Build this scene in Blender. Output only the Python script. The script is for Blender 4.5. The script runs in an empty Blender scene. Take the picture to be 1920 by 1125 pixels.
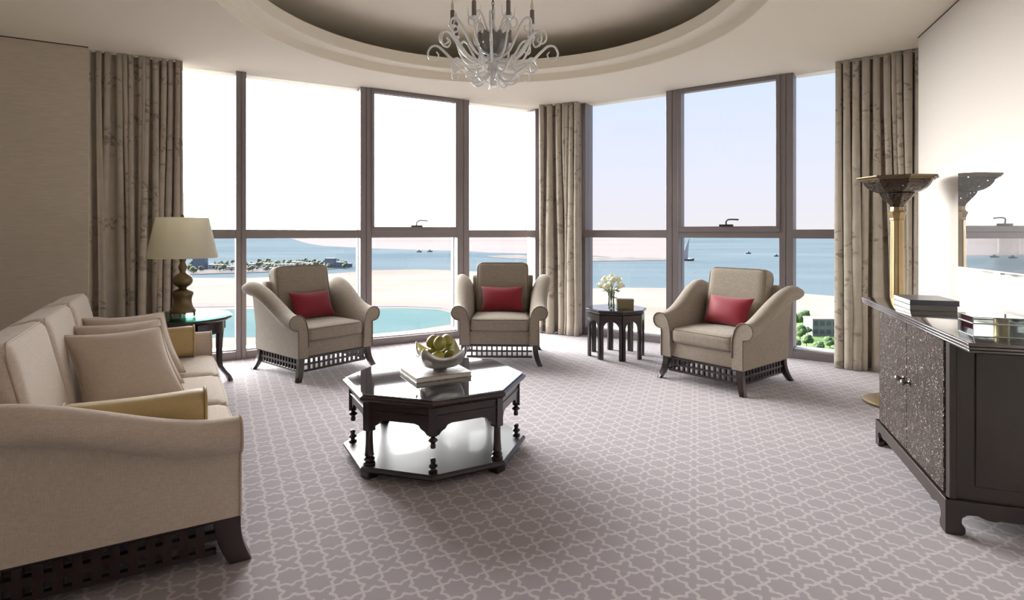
import bpy, bmesh, math, random
from mathutils import Vector, Matrix, noise
R = math.radians
PI = math.pi
random.seed(7)
scene = bpy.context.scene
COL = scene.collection

# ------------------------------------------------------------------ camera
EYE = 1.35
FPX = 1067.0
cam_d = bpy.data.cameras.new('camera')
cam = bpy.data.objects.new('camera', cam_d)
COL.objects.link(cam)
cam.location = (0, 0, EYE)
cam.rotation_euler = (R(90), 0, 0)
cam_d.sensor_width = 36.0
cam_d.lens = 36.0 * FPX / 1920.0
cam_d.shift_y = -(562.5 - 437.0) / 1920.0
cam_d.clip_start = 0.05
cam_d.clip_end = 60000
scene.camera = cam

# ------------------------------------------------------------------ world
world = bpy.data.worlds.new('sky'); scene.world = world
world.use_nodes = True
wn = world.node_tree.nodes; wl = world.node_tree.links
wn.clear()
w_out = wn.new('ShaderNodeOutputWorld'); w_bg = wn.new('ShaderNodeBackground')
w_tc = wn.new('ShaderNodeTexCoord'); w_sep = wn.new('ShaderNodeSeparateXYZ')
wl.new(w_tc.outputs['Generated'], w_sep.inputs[0])
w_r = wn.new('ShaderNodeValToRGB')
els = w_r.color_ramp.elements
els[0].position = 0.0; els[0].color = (0.437, 0.416, 0.437, 1)
els[1].position = 0.75; els[1].color = (0.218, 0.312, 0.510, 1)
e = els.new(0.10); e.color = (0.406, 0.416, 0.484, 1)
e = els.new(0.28); e.color = (0.333, 0.395, 0.499, 1)
wl.new(w_sep.outputs['Z'], w_r.inputs[0])
# sun side of the sky (to the left of the view) is whiter and brighter
w_dot = wn.new('ShaderNodeVectorMath'); w_dot.operation = 'DOT_PRODUCT'
sd = Vector((-0.74, 0.58, 0.36)).normalized()   # the torchiere's soft shadow on the right wall points back to this side
w_dot.inputs[1].default_value = sd
wl.new(w_tc.outputs['Generated'], w_dot.inputs[0])
w_mr = wn.new('ShaderNodeMapRange'); w_mr.interpolation_type = 'SMOOTHSTEP'
w_mr.inputs['From Min'].default_value = 0.55; w_mr.inputs['From Max'].default_value = 1.0
wl.new(w_dot.outputs['Value'], w_mr.inputs['Value'])
w_mix = wn.new('ShaderNodeMix'); w_mix.data_type = 'RGBA'
wl.new(w_mr.outputs['Result'], w_mix.inputs['Factor'])
wl.new(w_r.outputs['Color'], w_mix.inputs['A'])
w_mix.inputs['B'].default_value = (17.0, 16.8, 16.4, 1)
wl.new(w_mix.outputs['Result'], w_bg.inputs['Color'])
w_bg.inputs['Strength'].default_value = 1.0
wl.new(w_bg.outputs[0], w_out.inputs[0])

scene.view_settings.view_transform = 'Standard'
scene.view_settings.look = 'None'
scene.view_settings.gamma = 1.0
scene.view_settings.use_curve_mapping = False
scene.view_settings.exposure = 1.13

# ------------------------------------------------------------------ materials
def newmat(name):
    m = bpy.data.materials.new(name); m.use_nodes = True
    nt = m.node_tree; b = nt.nodes['Principled BSDF']
    return m, nt, b

def node(nt, typ, **kw):
    n = nt.nodes.new(typ)
    for k, v in kw.items(): setattr(n, k, v)
    return n

def math_node(nt, op, a, b=None, c=None):
    n = nt.nodes.new('ShaderNodeMath'); n.operation = op
    for i, s in enumerate((a, b, c)):
        if s is None: continue
        if isinstance(s, (int, float)): n.inputs[i].default_value = s
        else: nt.links.new(s, n.inputs[i])
    return n.outputs[0]

def mixc(nt, fac, a, b):
    n = nt.nodes.new('ShaderNodeMix'); n.data_type = 'RGBA'
    for key, s in (('Factor', fac), ('A', a), ('B', b)):
        if isinstance(s, (int, float)): n.inputs[key].default_value = s
        elif isinstance(s, tuple): n.inputs[key].default_value = s if len(s) == 4 else s + (1,)
        else: nt.links.new(s, n.inputs[key])
    return n.outputs['Result']

def simple(name, col, rough=0.5, metal=0.0, spec=0.5, var=0.0, vscale=8.0, bump=0.0, bscale=200.0, coat=0.0, ior=1.5, sheen=0.0, stretch=None):
    m, nt, b = newmat(name)
    b.inputs['Roughness'].default_value = rough
    b.inputs['Metallic'].default_value = metal
    b.inputs['Specular IOR Level'].default_value = spec
    b.inputs['IOR'].default_value = ior
    b.inputs['Coat Weight'].default_value = coat
    b.inputs['Coat Roughness'].default_value = 0.04
    b.inputs['Sheen Weight'].default_value = sheen
    tc = node(nt, 'ShaderNodeTexCoord')
    src = tc.outputs['Object']
    if stretch:
        mp = node(nt, 'ShaderNodeMapping'); mp.inputs['Scale'].default_value = stretch
        nt.links.new(src, mp.inputs['Vector']); src = mp.outputs[0]
    if var > 0:
        nz = node(nt, 'ShaderNodeTexNoise'); nz.inputs['Scale'].default_value = vscale; nz.inputs['Detail'].default_value = 4
        nt.links.new(src, nz.inputs['Vector'])
        lo = tuple(c * (1 - var) for c in col); hi = tuple(min(1, c * (1 + var)) for c in col)
        nt.links.new(mixc(nt, nz.outputs['Fac'], lo, hi), b.inputs['Base Color'])
    else:
        b.inputs['Base Color'].default_value = col + (1,)
    if bump > 0:
        nb = node(nt, 'ShaderNodeTexNoise'); nb.inputs['Scale'].default_value = bscale; nb.inputs['Detail'].default_value = 2
        nt.links.new(src, nb.inputs['Vector'])
        bp = node(nt, 'ShaderNodeBump'); bp.inputs['Strength'].default_value = bump; bp.inputs['Distance'].default_value = 0.004
        nt.links.new(nb.outputs['Fac'], bp.inputs['Height']); nt.links.new(bp.outputs[0], b.inputs['Normal'])
    return m

def weave(name, col, amount=0.12, scale=260.0, rough=0.9, sheen=0.25):
    """upholstery: a fine crossed thread pattern in colour and relief"""
    m, nt, b = newmat(name)
    b.inputs['Roughness'].default_value = rough
    b.inputs['Specular IOR Level'].default_value = 0.2
    b.inputs['Sheen Weight'].default_value = sheen
    b.inputs['Sheen Roughness'].default_value = 0.5
    tc = node(nt, 'ShaderNodeTexCoord')
    h = None
    for st in ((1, 1, 0.12), (0.12, 0.12, 1)):
        mp = node(nt, 'ShaderNodeMapping'); mp.inputs['Scale'].default_value = st
        nt.links.new(tc.outputs['Object'], mp.inputs['Vector'])
        nz = node(nt, 'ShaderNodeTexNoise'); nz.inputs['Scale'].default_value = scale; nz.inputs['Detail'].default_value = 1
        nt.links.new(mp.outputs[0], nz.inputs['Vector'])
        h = nz.outputs['Fac'] if h is None else math_node(nt, 'ADD', h, nz.outputs['Fac'])
    f = math_node(nt, 'MULTIPLY', h, 0.5)
    lo = tuple(c * (1 - amount) for c in col); hi = tuple(min(1, c * (1 + amount)) for c in col)
    ramp = node(nt, 'ShaderNodeMapRange'); ramp.inputs['From Min'].default_value = 0.35; ramp.inputs['From Max'].default_value = 0.65
    nt.links.new(f, ramp.inputs['Value'])
    nt.links.new(mixc(nt, ramp.outputs[0], lo, hi), b.inputs['Base Color'])
    bp = node(nt, 'ShaderNodeBump'); bp.inputs['Strength'].default_value = 0.25; bp.inputs['Distance'].default_value = 0.002
    nt.links.new(f, bp.inputs['Height']); nt.links.new(bp.outputs[0], b.inputs['Normal'])
    return m

M = {}
M['sofa'] = weave('sofa_fabric', (0.56, 0.468, 0.395), 0.10, 300)
M['sofa_pipe'] = weave('sofa_piping', (0.52, 0.42, 0.33), 0.08, 300)
M['chair'] = weave('chair_fabric', (0.315, 0.268, 0.218), 0.16, 240)
M['chair_pipe'] = weave('chair_piping', (0.19, 0.155, 0.12), 0.08, 240)
M['pillow'] = weave('pillow_fabric', (0.58, 0.48, 0.40), 0.08, 320)
M['gold'] = weave('gold_fabric', (0.54, 0.40, 0.19), 0.06, 420, 0.6, 0.3)
M['gold_pipe'] = weave('gold_piping', (0.44, 0.31, 0.14), 0.06, 420, 0.6, 0.3)
M['red'] = weave('red_fabric', (0.25, 0.018, 0.032), 0.08, 420, 0.55, 0.3)
M['wood'] = simple('dark_wood', (0.026, 0.0145, 0.0125), 0.28, var=0.35, vscale=14, coat=0.25, stretch=(1, 1, 0.15))
M['wood_shelf'] = simple('polished_wood', (0.024, 0.016, 0.018), 0.36, var=0.25, vscale=10, coat=0.1, ior=1.6)
M['cab'] = simple('cabinet_wood', (0.028, 0.018, 0.015), 0.40, var=0.3, vscale=9, coat=0.1, stretch=(1, 1, 0.2))
M['cab_top'] = simple('cabinet_top_wood', (0.036, 0.027, 0.024), 0.13, var=0.2, vscale=9, coat=1.0, ior=2.2)
M['table_glass'] = simple('table_glass_top', (0.012, 0.014, 0.018), 0.03, ior=2.2, spec=0.6, coat=0.6)
M['ceil'] = simple('ceiling_paint', (0.93, 0.865, 0.74), 0.85, spec=0.2, bump=0.03, bscale=60)
M['frame'] = simple('bronze_frame', (0.23, 0.20, 0.205), 0.42, metal=0.35, var=0.08, vscale=3)
M['bronze'] = simple('aged_bronze', (0.18, 0.135, 0.075), 0.42, metal=0.85, var=0.3, vscale=20)
M['brass'] = simple('aged_brass', (0.36, 0.265, 0.14), 0.40, metal=0.8, var=0.15, vscale=15)
M['chrome'] = simple('polished_metal', (0.62, 0.62, 0.62), 0.16, metal=1.0, var=0.1)
M['knob_metal'] = simple('pewter', (0.30, 0.28, 0.26), 0.28, metal=0.9)
M['dark_metal'] = simple('dark_metal', (0.07, 0.065, 0.06), 0.35, metal=0.7)
M['porcelain'] = simple('white_glass', (0.93, 0.93, 0.92), 0.12, ior=1.5, coat=0.4)
M['grey_glass'] = simple('grey_glass', (0.20, 0.195, 0.19), 0.12, coat=0.5)
M['candle'] = simple('grey_candle_sleeve', (0.22, 0.20, 0.18), 0.6)
M['white'] = simple('white_paint', (0.82, 0.82, 0.80), 0.4)
M['paper'] = simple('book_paper', (0.78, 0.75, 0.70), 0.8, var=0.12, vscale=120, stretch=(0.05, 0.05, 1))
M['navy'] = simple('slate_book_cloth', (0.055, 0.06, 0.085), 0.30, coat=0.15)
M['greycloth'] = simple('grey_book_cloth', (0.18, 0.17, 0.165), 0.35, coat=0.1)
M['tissue'] = simple('olive_leather', (0.20, 0.165, 0.085), 0.5, bump=0.1, bscale=300)
M['rose'] = simple('white_petals', (0.86, 0.85, 0.66), 0.6, var=0.08, vscale=30)
M['leaf'] = simple('green_leaf', (0.07, 0.12, 0.03), 0.5, var=0.3, vscale=30)
M['stem'] = simple('green_stem', (0.13, 0.18, 0.06), 0.5)
M['tree'] = simple('foliage', (0.055, 0.095, 0.035), 0.9, var=0.6, vscale=0.5, bump=0.6, bscale=0.9)
M['tree_far'] = simple('island_foliage', (0.085, 0.105, 0.06), 0.9, var=0.35, vscale=0.06)
M['trunk'] = simple('tree_bark', (0.12, 0.09, 0.06), 0.9)
M['house'] = simple('pale_concrete', (0.58, 0.58, 0.59), 0.8, var=0.15, vscale=0.05)
M['house_dark'] = simple('dark_blue_cladding', (0.10, 0.13, 0.18), 0.8, var=0.15, vscale=0.05)
M['villa'] = simple('villa_render', (0.17, 0.17, 0.175), 0.8)
M['villa_glass'] = simple('villa_glazing', (0.05, 0.07, 0.10), 0.15)
M['villa_roof'] = simple('villa_roof', (0.30, 0.24, 0.22), 0.9)
M['sail'] = simple('grey_sailcloth', (0.34, 0.33, 0.33), 0.8)
M['lawn'] = simple('lawn', (0.07, 0.13, 0.025), 0.95, var=0.5, vscale=0.25)
M['black'] = simple('black_plastic', (0.02, 0.02, 0.02), 0.4)

M['bulb'] = simple('unlit_bulb_glass', (0.80, 0.75, 0.62), 0.15, coat=0.5)

def glass_mat(name, tint=(1, 1, 1), gloss=1.0):
    m, nt, b = newmat(name)
    nt.nodes.remove(b)
    out = nt.nodes['Material Output']
    tr = node(nt, 'ShaderNodeBsdfTransparent'); tr.inputs[0].default_value = tint + (1,)
    gl = node(nt, 'ShaderNodeBsdfGlossy'); gl.inputs['Roughness'].default_value = 0.01
    fr = node(nt, 'ShaderNodeFresnel'); fr.inputs['IOR'].default_value = 1.45
    fac = math_node(nt, 'MULTIPLY', fr.outputs[0], gloss)
    mx = node(nt, 'ShaderNodeMixShader')
    nt.links.new(fac, mx.inputs[0]); nt.links.new(tr.outputs[0], mx.inputs[1]); nt.links.new(gl.outputs[0], mx.inputs[2])
    nt.links.new(mx.outputs[0], out.inputs['Surface'])
    return m
M['pane'] = glass_mat('window_glass', (0.985, 0.99, 0.99), 0.5)
M['clear'] = glass_mat('clear_glass', (0.90, 0.94, 0.93), 1.0)
M['green_glass'] = glass_mat('green_edge_glass', (0.50, 0.80, 0.72), 0.55)

def shade_mat():
    m, nt, b = newmat('lamp_shade_silk'); out = nt.nodes['Material Output']
    b.inputs['Base Color'].default_value = (0.84, 0.80, 0.68, 1); b.inputs['Roughness'].default_value = 0.8
    tl = node(nt, 'ShaderNodeBsdfTranslucent'); tl.inputs[0].default_value = (0.84, 0.80, 0.66, 1)
    mx = node(nt, 'ShaderNodeMixShader'); mx.inputs[0].default_value = 0.35
    nt.links.new(b.outputs[0], mx.inputs[1]); nt.links.new(tl.outputs[0], mx.inputs[2]); nt.links.new(mx.outputs[0], out.inputs['Surface'])
    return m
M['shade'] = shade_mat()

def pierced_mat():
    m, nt, b = newmat('pierced_bronze'); out = nt.nodes['Material Output']
    b.inputs['Base Color'].default_value = (0.075, 0.055, 0.042, 1); b.inputs['Metallic'].default_value = 0.75; b.inputs['Roughness'].default_value = 0.35
    tc = node(nt, 'ShaderNodeTexCoord')
    v = node(nt, 'ShaderNodeTexVoronoi'); v.inputs['Scale'].default_value = 42
    nt.links.new(tc.outputs['Object'], v.inputs['Vector'])
    hole = math_node(nt, 'LESS_THAN', v.outputs['Distance'], 0.27)
    tr = node(nt, 'ShaderNodeBsdfTransparent')
    mx = node(nt, 'ShaderNodeMixShader')
    bp = node(nt, 'ShaderNodeBump'); bp.inputs['Strength'].default_value = 0.8; bp.inputs['Distance'].default_value = 0.006
    nt.links.new(v.outputs['Distance'], bp.inputs['Height']); nt.links.new(bp.outputs[0], b.inputs['Normal'])
    nt.links.new(hole, mx.inputs[0]); nt.links.new(b.outputs[0], mx.inputs[1]); nt.links.new(tr.outputs[0], mx.inputs[2])
    nt.links.new(mx.outputs[0], out.inputs['Surface'])
    return m
M['pierced'] = pierced_mat()

def hammered_mat():
    m, nt, b = newmat('carved_door_panel')
    b.inputs['Roughness'].default_value = 0.30; b.inputs['Metallic'].default_value = 0.3
    tc = node(nt, 'ShaderNodeTexCoord')
    nz = node(nt, 'ShaderNodeTexNoise'); nz.inputs['Scale'].default_value = 22; nz.inputs['Detail'].default_value = 1
    nt.links.new(tc.outputs['Object'], nz.inputs['Vector'])
    va = node(nt, 'ShaderNodeVectorMath', operation='SCALE'); va.inputs['Scale'].default_value = 0.09
    nt.links.new(nz.outputs['Color'], va.inputs[0])
    vb = node(nt, 'ShaderNodeVectorMath', operation='ADD')
    nt.links.new(tc.outputs['Object'], vb.inputs[0]); nt.links.new(va.outputs[0], vb.inputs[1])
    v = node(nt, 'ShaderNodeTexVoronoi'); v.feature = 'DISTANCE_TO_EDGE'; v.inputs['Scale'].default_value = 60
    nt.links.new(vb.outputs[0], v.inputs['Vector'])
    f = node(nt, 'ShaderNodeMapRange'); f.inputs['From Max'].default_value = 0.22
    nt.links.new(v.outputs['Distance'], f.inputs['Value'])
    b.inputs['Base Color'].default_value = (0.085, 0.063, 0.054, 1)
    bp = node(nt, 'ShaderNodeBump'); bp.inputs['Strength'].default_value = 0.9; bp.inputs['Distance'].default_value = 0.005
    nt.links.new(f.outputs[0], bp.inputs['Height']); nt.links.new(bp.outputs[0], b.inputs['Normal'])
    return m
M['hammered'] = hammered_mat()

def carpet_mat():
    m, nt, b = newmat('trellis_carpet')
    b.inputs['Roughness'].default_value = 0.95; b.inputs['Specular IOR Level'].default_value = 0.15
    b.inputs['Sheen Weight'].default_value = 0.4; b.inputs['Sheen Roughness'].default_value = 0.45
    tc = node(nt, 'ShaderNodeTexCoord')
    sub = node(nt, 'ShaderNodeVectorMath', operation='SUBTRACT'); sub.inputs[1].default_value = (0.1682, 2.458, 0)
    nt.links.new(tc.outputs['Object'], sub.inputs[0])
    rot = node(nt, 'ShaderNodeVectorRotate', rotation_type='Z_AXIS'); rot.inputs['Angle'].default_value = R(18.0)
    nt.links.new(sub.outputs[0], rot.inputs['Vector'])
    nz = node(nt, 'ShaderNodeTexNoise'); nz.inputs['Scale'].default_value = 45; nz.inputs['Detail'].default_value = 1
    nt.links.new(tc.outputs['Object'], nz.inputs['Vector'])
    wob = node(nt, 'ShaderNodeVectorMath', operation='MULTIPLY_ADD')
    wob.inputs[1].default_value = (0.011, 0.011, 0)
    nt.links.new(nz.outputs['Color'], wob.inputs[0]); nt.links.new(rot.outputs[0], wob.inputs[2])
    sep = node(nt, 'ShaderNodeSeparateXYZ'); nt.links.new(wob.outputs[0], sep.inputs[0])
    per = 0.131
    ax = math_node(nt, 'PINGPONG', math_node(nt, 'DIVIDE', sep.outputs[0], per), 0.5)
    ay = math_node(nt, 'PINGPONG', math_node(nt, 'DIVIDE', sep.outputs[1], per), 0.5)
    a = 0.345
    d1 = math_node(nt, 'SUBTRACT', math_node(nt, 'SMOOTH_MAX', ax, ay, 0.10), a)
    d2 = math_node(nt, 'SUBTRACT', math_node(nt, 'MULTIPLY', math_node(nt, 'ADD', ax, ay), 0.7071), 0.3536)
    d = math_node(nt, 'ABSOLUTE', math_node(nt, 'SMOOTH_MIN', d1, d2, 0.04))
    ln = node(nt, 'ShaderNodeMapRange'); ln.interpolation_type = 'SMOOTHSTEP'
    ln.inputs['From Min'].default_value = 0.034; ln.inputs['From Max'].default_value = 0.058
    ln.inputs['To Min'].default_value = 1; ln.inputs['To Max'].default_value = 0
    nt.links.new(d, ln.inputs['Value'])
    pile = node(nt, 'ShaderNodeTexNoise'); pile.inputs['Scale'].default_value = 330; pile.inputs['Detail'].default_value = 2
    nt.links.new(tc.outputs['Object'], pile.inputs['Vector'])
    base = mixc(nt, pile.outputs['Fac'], (0.26, 0.225, 0.246), (0.375, 0.325, 0.352))
    line = mixc(nt, pile.outputs['Fac'], (0.44, 0.39, 0.412), (0.54, 0.485, 0.505))
    nt.links.new(mixc(nt, ln.outputs[0], base, line), b.inputs['Base Color'])
    bp = node(nt, 'ShaderNodeBump'); bp.inputs['Strength'].default_value = 0.5; bp.inputs['Distance'].default_value = 0.004
    nt.links.new(pile.outputs['Fac'], bp.inputs['Height']); nt.links.new(bp.outputs[0], b.inputs['Normal'])
    return m
M['carpet'] = carpet_mat()

def wallpaper(name, col, amount, stretch, scale=70, bump=0.15):
    m, nt, b = newmat(name)
    b.inputs['Roughness'].default_value = 0.8; b.inputs['Specular IOR Level'].default_value = 0.25
    tc = node(nt, 'ShaderNodeTexCoord')
    mp = node(nt, 'ShaderNodeMapping'); mp.inputs['Scale'].default_value = stretch
    nt.links.new(tc.outputs['Object'], mp.inputs['Vector'])
    nz = node(nt, 'ShaderNodeTexNoise'); nz.inputs['Scale'].default_value = scale; nz.inputs['Detail'].default_value = 4
    nt.links.new(mp.outputs[0], nz.inputs['Vector'])
    lo = tuple(c * (1 - amount) for c in col); hi = tuple(min(1, c * (1 + amount)) for c in col)
    nt.links.new(mixc(nt, nz.outputs['Fac'], lo, hi), b.inputs['Base Color'])
    bp = node(nt, 'ShaderNodeBump'); bp.inputs['Strength'].default_value = bump; bp.inputs['Distance'].default_value = 0.004
    nt.links.new(nz.outputs['Fac'], bp.inputs['Height']); nt.links.new(bp.outputs[0], b.inputs['Normal'])
    return m
M['wall_beige'] = wallpaper('beige_grasscloth', (0.63, 0.56, 0.475), 0.16, (0.12, 0.12, 1.6), 70)
M['wall_cream'] = wallpaper('cream_wallpaper', (0.78, 0.73, 0.67), 0.05, (1, 1, 1), 90, 0.25)

def curtain_mat():
    m, nt, b = newmat('floral_velvet')
    b.inputs['Roughness'].default_value = 0.75; b.inputs['Specular IOR Level'].default_value = 0.2
    b.inputs['Sheen Weight'].default_value = 0.5; b.inputs['Sheen Roughness'].default_value = 0.4
    uv = node(nt, 'ShaderNodeUVMap')
    nz = node(nt, 'ShaderNodeTexNoise'); nz.inputs['Scale'].default_value = 9; nz.inputs['Detail'].default_value = 3
    nt.links.new(uv.outputs[0], nz.inputs['Vector'])
    wob = node(nt, 'ShaderNodeVectorMath', operation='MULTIPLY_ADD'); wob.inputs[1].default_value = (0.16, 0.16, 0)
    nt.links.new(nz.outputs['Color'], wob.inputs[0]); nt.links.new(uv.outputs[0], wob.inputs[2])
    # clusters of leaves
    v1 = node(nt, 'ShaderNodeTexVoronoi'); v1.inputs['Scale'].default_value = 3.4
    nt.links.new(wob.outputs[0], v1.inputs['Vector'])
    clus = node(nt, 'ShaderNodeMapRange'); clus.inputs['From Min'].default_value = 0.36; clus.inputs['From Max'].default_value = 0.60
    clus.inputs['To Min'].default_value = 1; clus.inputs['To Max'].default_value = 0
    nt.links.new(v1.outputs['Distance'], clus.inputs['Value'])
    mp = node(nt, 'ShaderNodeMapping'); mp.inputs['Scale'].default_value = (1.6, 0.8, 1); mp.inputs['Rotation'].default_value = (0, 0, 0.6)
    nt.links.new(wob.outputs[0], mp.inputs['Vector'])
    v2 = node(nt, 'ShaderNodeTexVoronoi'); v2.inputs['Scale'].default_value = 21
    nt.links.new(mp.outputs[0], v2.inputs['Vector'])
    lf = node(nt, 'ShaderNodeMapRange'); lf.inputs['From Min'].default_value = 0.28; lf.inputs['From Max'].default_value = 0.45
    lf.inputs['To Min'].default_value = 1; lf.inputs['To Max'].default_value = 0
    nt.links.new(v2.outputs['Distance'], lf.inputs['Value'])
    f = math_node(nt, 'MULTIPLY', math_node(nt, 'MULTIPLY', clus.outputs[0], lf.outputs[0]), 0.72)
    base = mixc(nt, nz.outputs['Fac'], (0.38, 0.335, 0.275), (0.52, 0.465, 0.39))
    nt.links.new(mixc(nt, f, base, (0.20, 0.165, 0.135)), b.inputs['Base Color'])
    fn = node(nt, 'ShaderNodeTexNoise'); fn.inputs['Scale'].default_value = 300
    nt.links.new(uv.outputs[0], fn.inputs['Vector'])
    bp = node(nt, 'ShaderNodeBump'); bp.inputs['Strength'].default_value = 0.15; bp.inputs['Distance'].default_value = 0.002
    nt.links.new(fn.outputs['Fac'], bp.inputs['Height']); nt.links.new(bp.outputs[0], b.inputs['Normal'])
    return m
M['curtain'] = curtain_mat()

def fruit_mat():
    m, nt, b = newmat('green_fruit_skin')
    b.inputs['Roughness'].default_value = 0.38
    tc = node(nt, 'ShaderNodeTexCoord')
    nz = node(nt, 'ShaderNodeTexNoise'); nz.inputs['Scale'].default_value = 14; nz.inputs['Detail'].default_value = 4
    nt.links.new(tc.outputs['Object'], nz.inputs['Vector'])
    r = node(nt, 'ShaderNodeMapRange'); r.inputs['From Min'].default_value = 0.35; r.inputs['From Max'].default_value = 0.7
    nt.links.new(nz.outputs['Fac'], r.inputs['Value'])
    nt.links.new(mixc(nt, r.outputs[0], (0.36, 0.30, 0.055), (0.25, 0.24, 0.05)), b.inputs['Base Color'])
    return m
M['fruit'] = fruit_mat()

def marble_mat():
    m, nt, b = newmat('mottled_print_cover')
    b.inputs['Roughness'].default_value = 0.25
    tc = node(nt, 'ShaderNodeTexCoord')
    nz = node(nt, 'ShaderNodeTexNoise'); nz.inputs['Scale'].default_value = 9; nz.inputs['Detail'].default_value = 6; nz.inputs['Distortion'].default_value = 1.2
    nt.links.new(tc.outputs['Object'], nz.inputs['Vector'])
    r = node(nt, 'ShaderNodeMapRange'); r.inputs['From Min'].default_value = 0.35; r.inputs['From Max'].default_value = 0.65
    nt.links.new(nz.outputs['Fac'], r.inputs['Value'])
    nt.links.new(mixc(nt, r.outputs[0], (0.28, 0.25, 0.24), (0.66, 0.62, 0.59)), b.inputs['Base Color'])
    return m
M['marble'] = marble_mat()

def bowl_mat():
    m, nt, b = newmat('hammered_silver')
    b.inputs['Roughness'].default_value = 0.28; b.inputs['Metallic'].default_value = 0.9
    tc = node(nt, 'ShaderNodeTexCoord')
    nz = node(nt, 'ShaderNodeTexNoise'); nz.inputs['Scale'].default_value = 40; nz.inputs['Detail'].default_value = 3
    nt.links.new(tc.outputs['Object'], nz.inputs['Vector'])
    b.inputs['Base Color'].default_value = (0.62, 0.61, 0.61, 1)
    bp = node(nt, 'ShaderNodeBump'); bp.inputs['Strength'].default_value = 0.5; bp.inputs['Distance'].default_value = 0.004
    nt.links.new(nz.outputs['Fac'], bp.inputs['Height']); nt.links.new(bp.outputs[0], b.inputs['Normal'])
    return m
M['silver'] = bowl_mat()

def ground_mat(name, c1, c2, scale, stretch=(1, 1, 1), rough=0.9, spec=0.0):
    m, nt, b = newmat(name)
    b.inputs['Roughness'].default_value = rough; b.inputs['Specular IOR Level'].default_value = spec
    tc = node(nt, 'ShaderNodeTexCoord')
    mp = node(nt, 'ShaderNodeMapping'); mp.inputs['Scale'].default_value = stretch
    nt.links.new(tc.outputs['Object'], mp.inputs['Vector'])
    nz = node(nt, 'ShaderNodeTexNoise'); nz.inputs['Scale'].default_value = scale; nz.inputs['Detail'].default_value = 6; nz.inputs['Distortion'].default_value = 0.6
    nt.links.new(mp.outputs[0], nz.inputs['Vector'])
    r = node(nt, 'ShaderNodeMapRange'); r.inputs['From Min'].default_value = 0.3; r.inputs['From Max'].default_value = 0.7
    nt.links.new(nz.outputs['Fac'], r.inputs['Value'])
    nt.links.new(mixc(nt, r.outputs[0], c1, c2), b.inputs['Base Color'])
    return m
M['sea'] = ground_mat('sea_water', (0.063, 0.088, 0.106), (0.097, 0.119, 0.133), 0.0022, (0.35, 1.2, 1), 0.8, 0.0)
M['sand'] = ground_mat('pale_sand', (0.174, 0.145, 0.129), (0.223, 0.189, 0.169), 0.006, (0.5, 1.5, 1))
M['sand_far'] = ground_mat('far_sand', (0.157, 0.136, 0.135), (0.186, 0.168, 0.165), 0.0006, (0.4, 1.5, 1))
M['lagoon'] = ground_mat('lagoon_water', (0.068, 0.113, 0.117), (0.087, 0.130, 0.133), 0.01, (0.4, 1.5, 1), 0.8, 0.0)
M['rock'] = ground_mat('dark_shore', (0.114, 0.102, 0.102), (0.168, 0.153, 0.150), 0.02)

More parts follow.
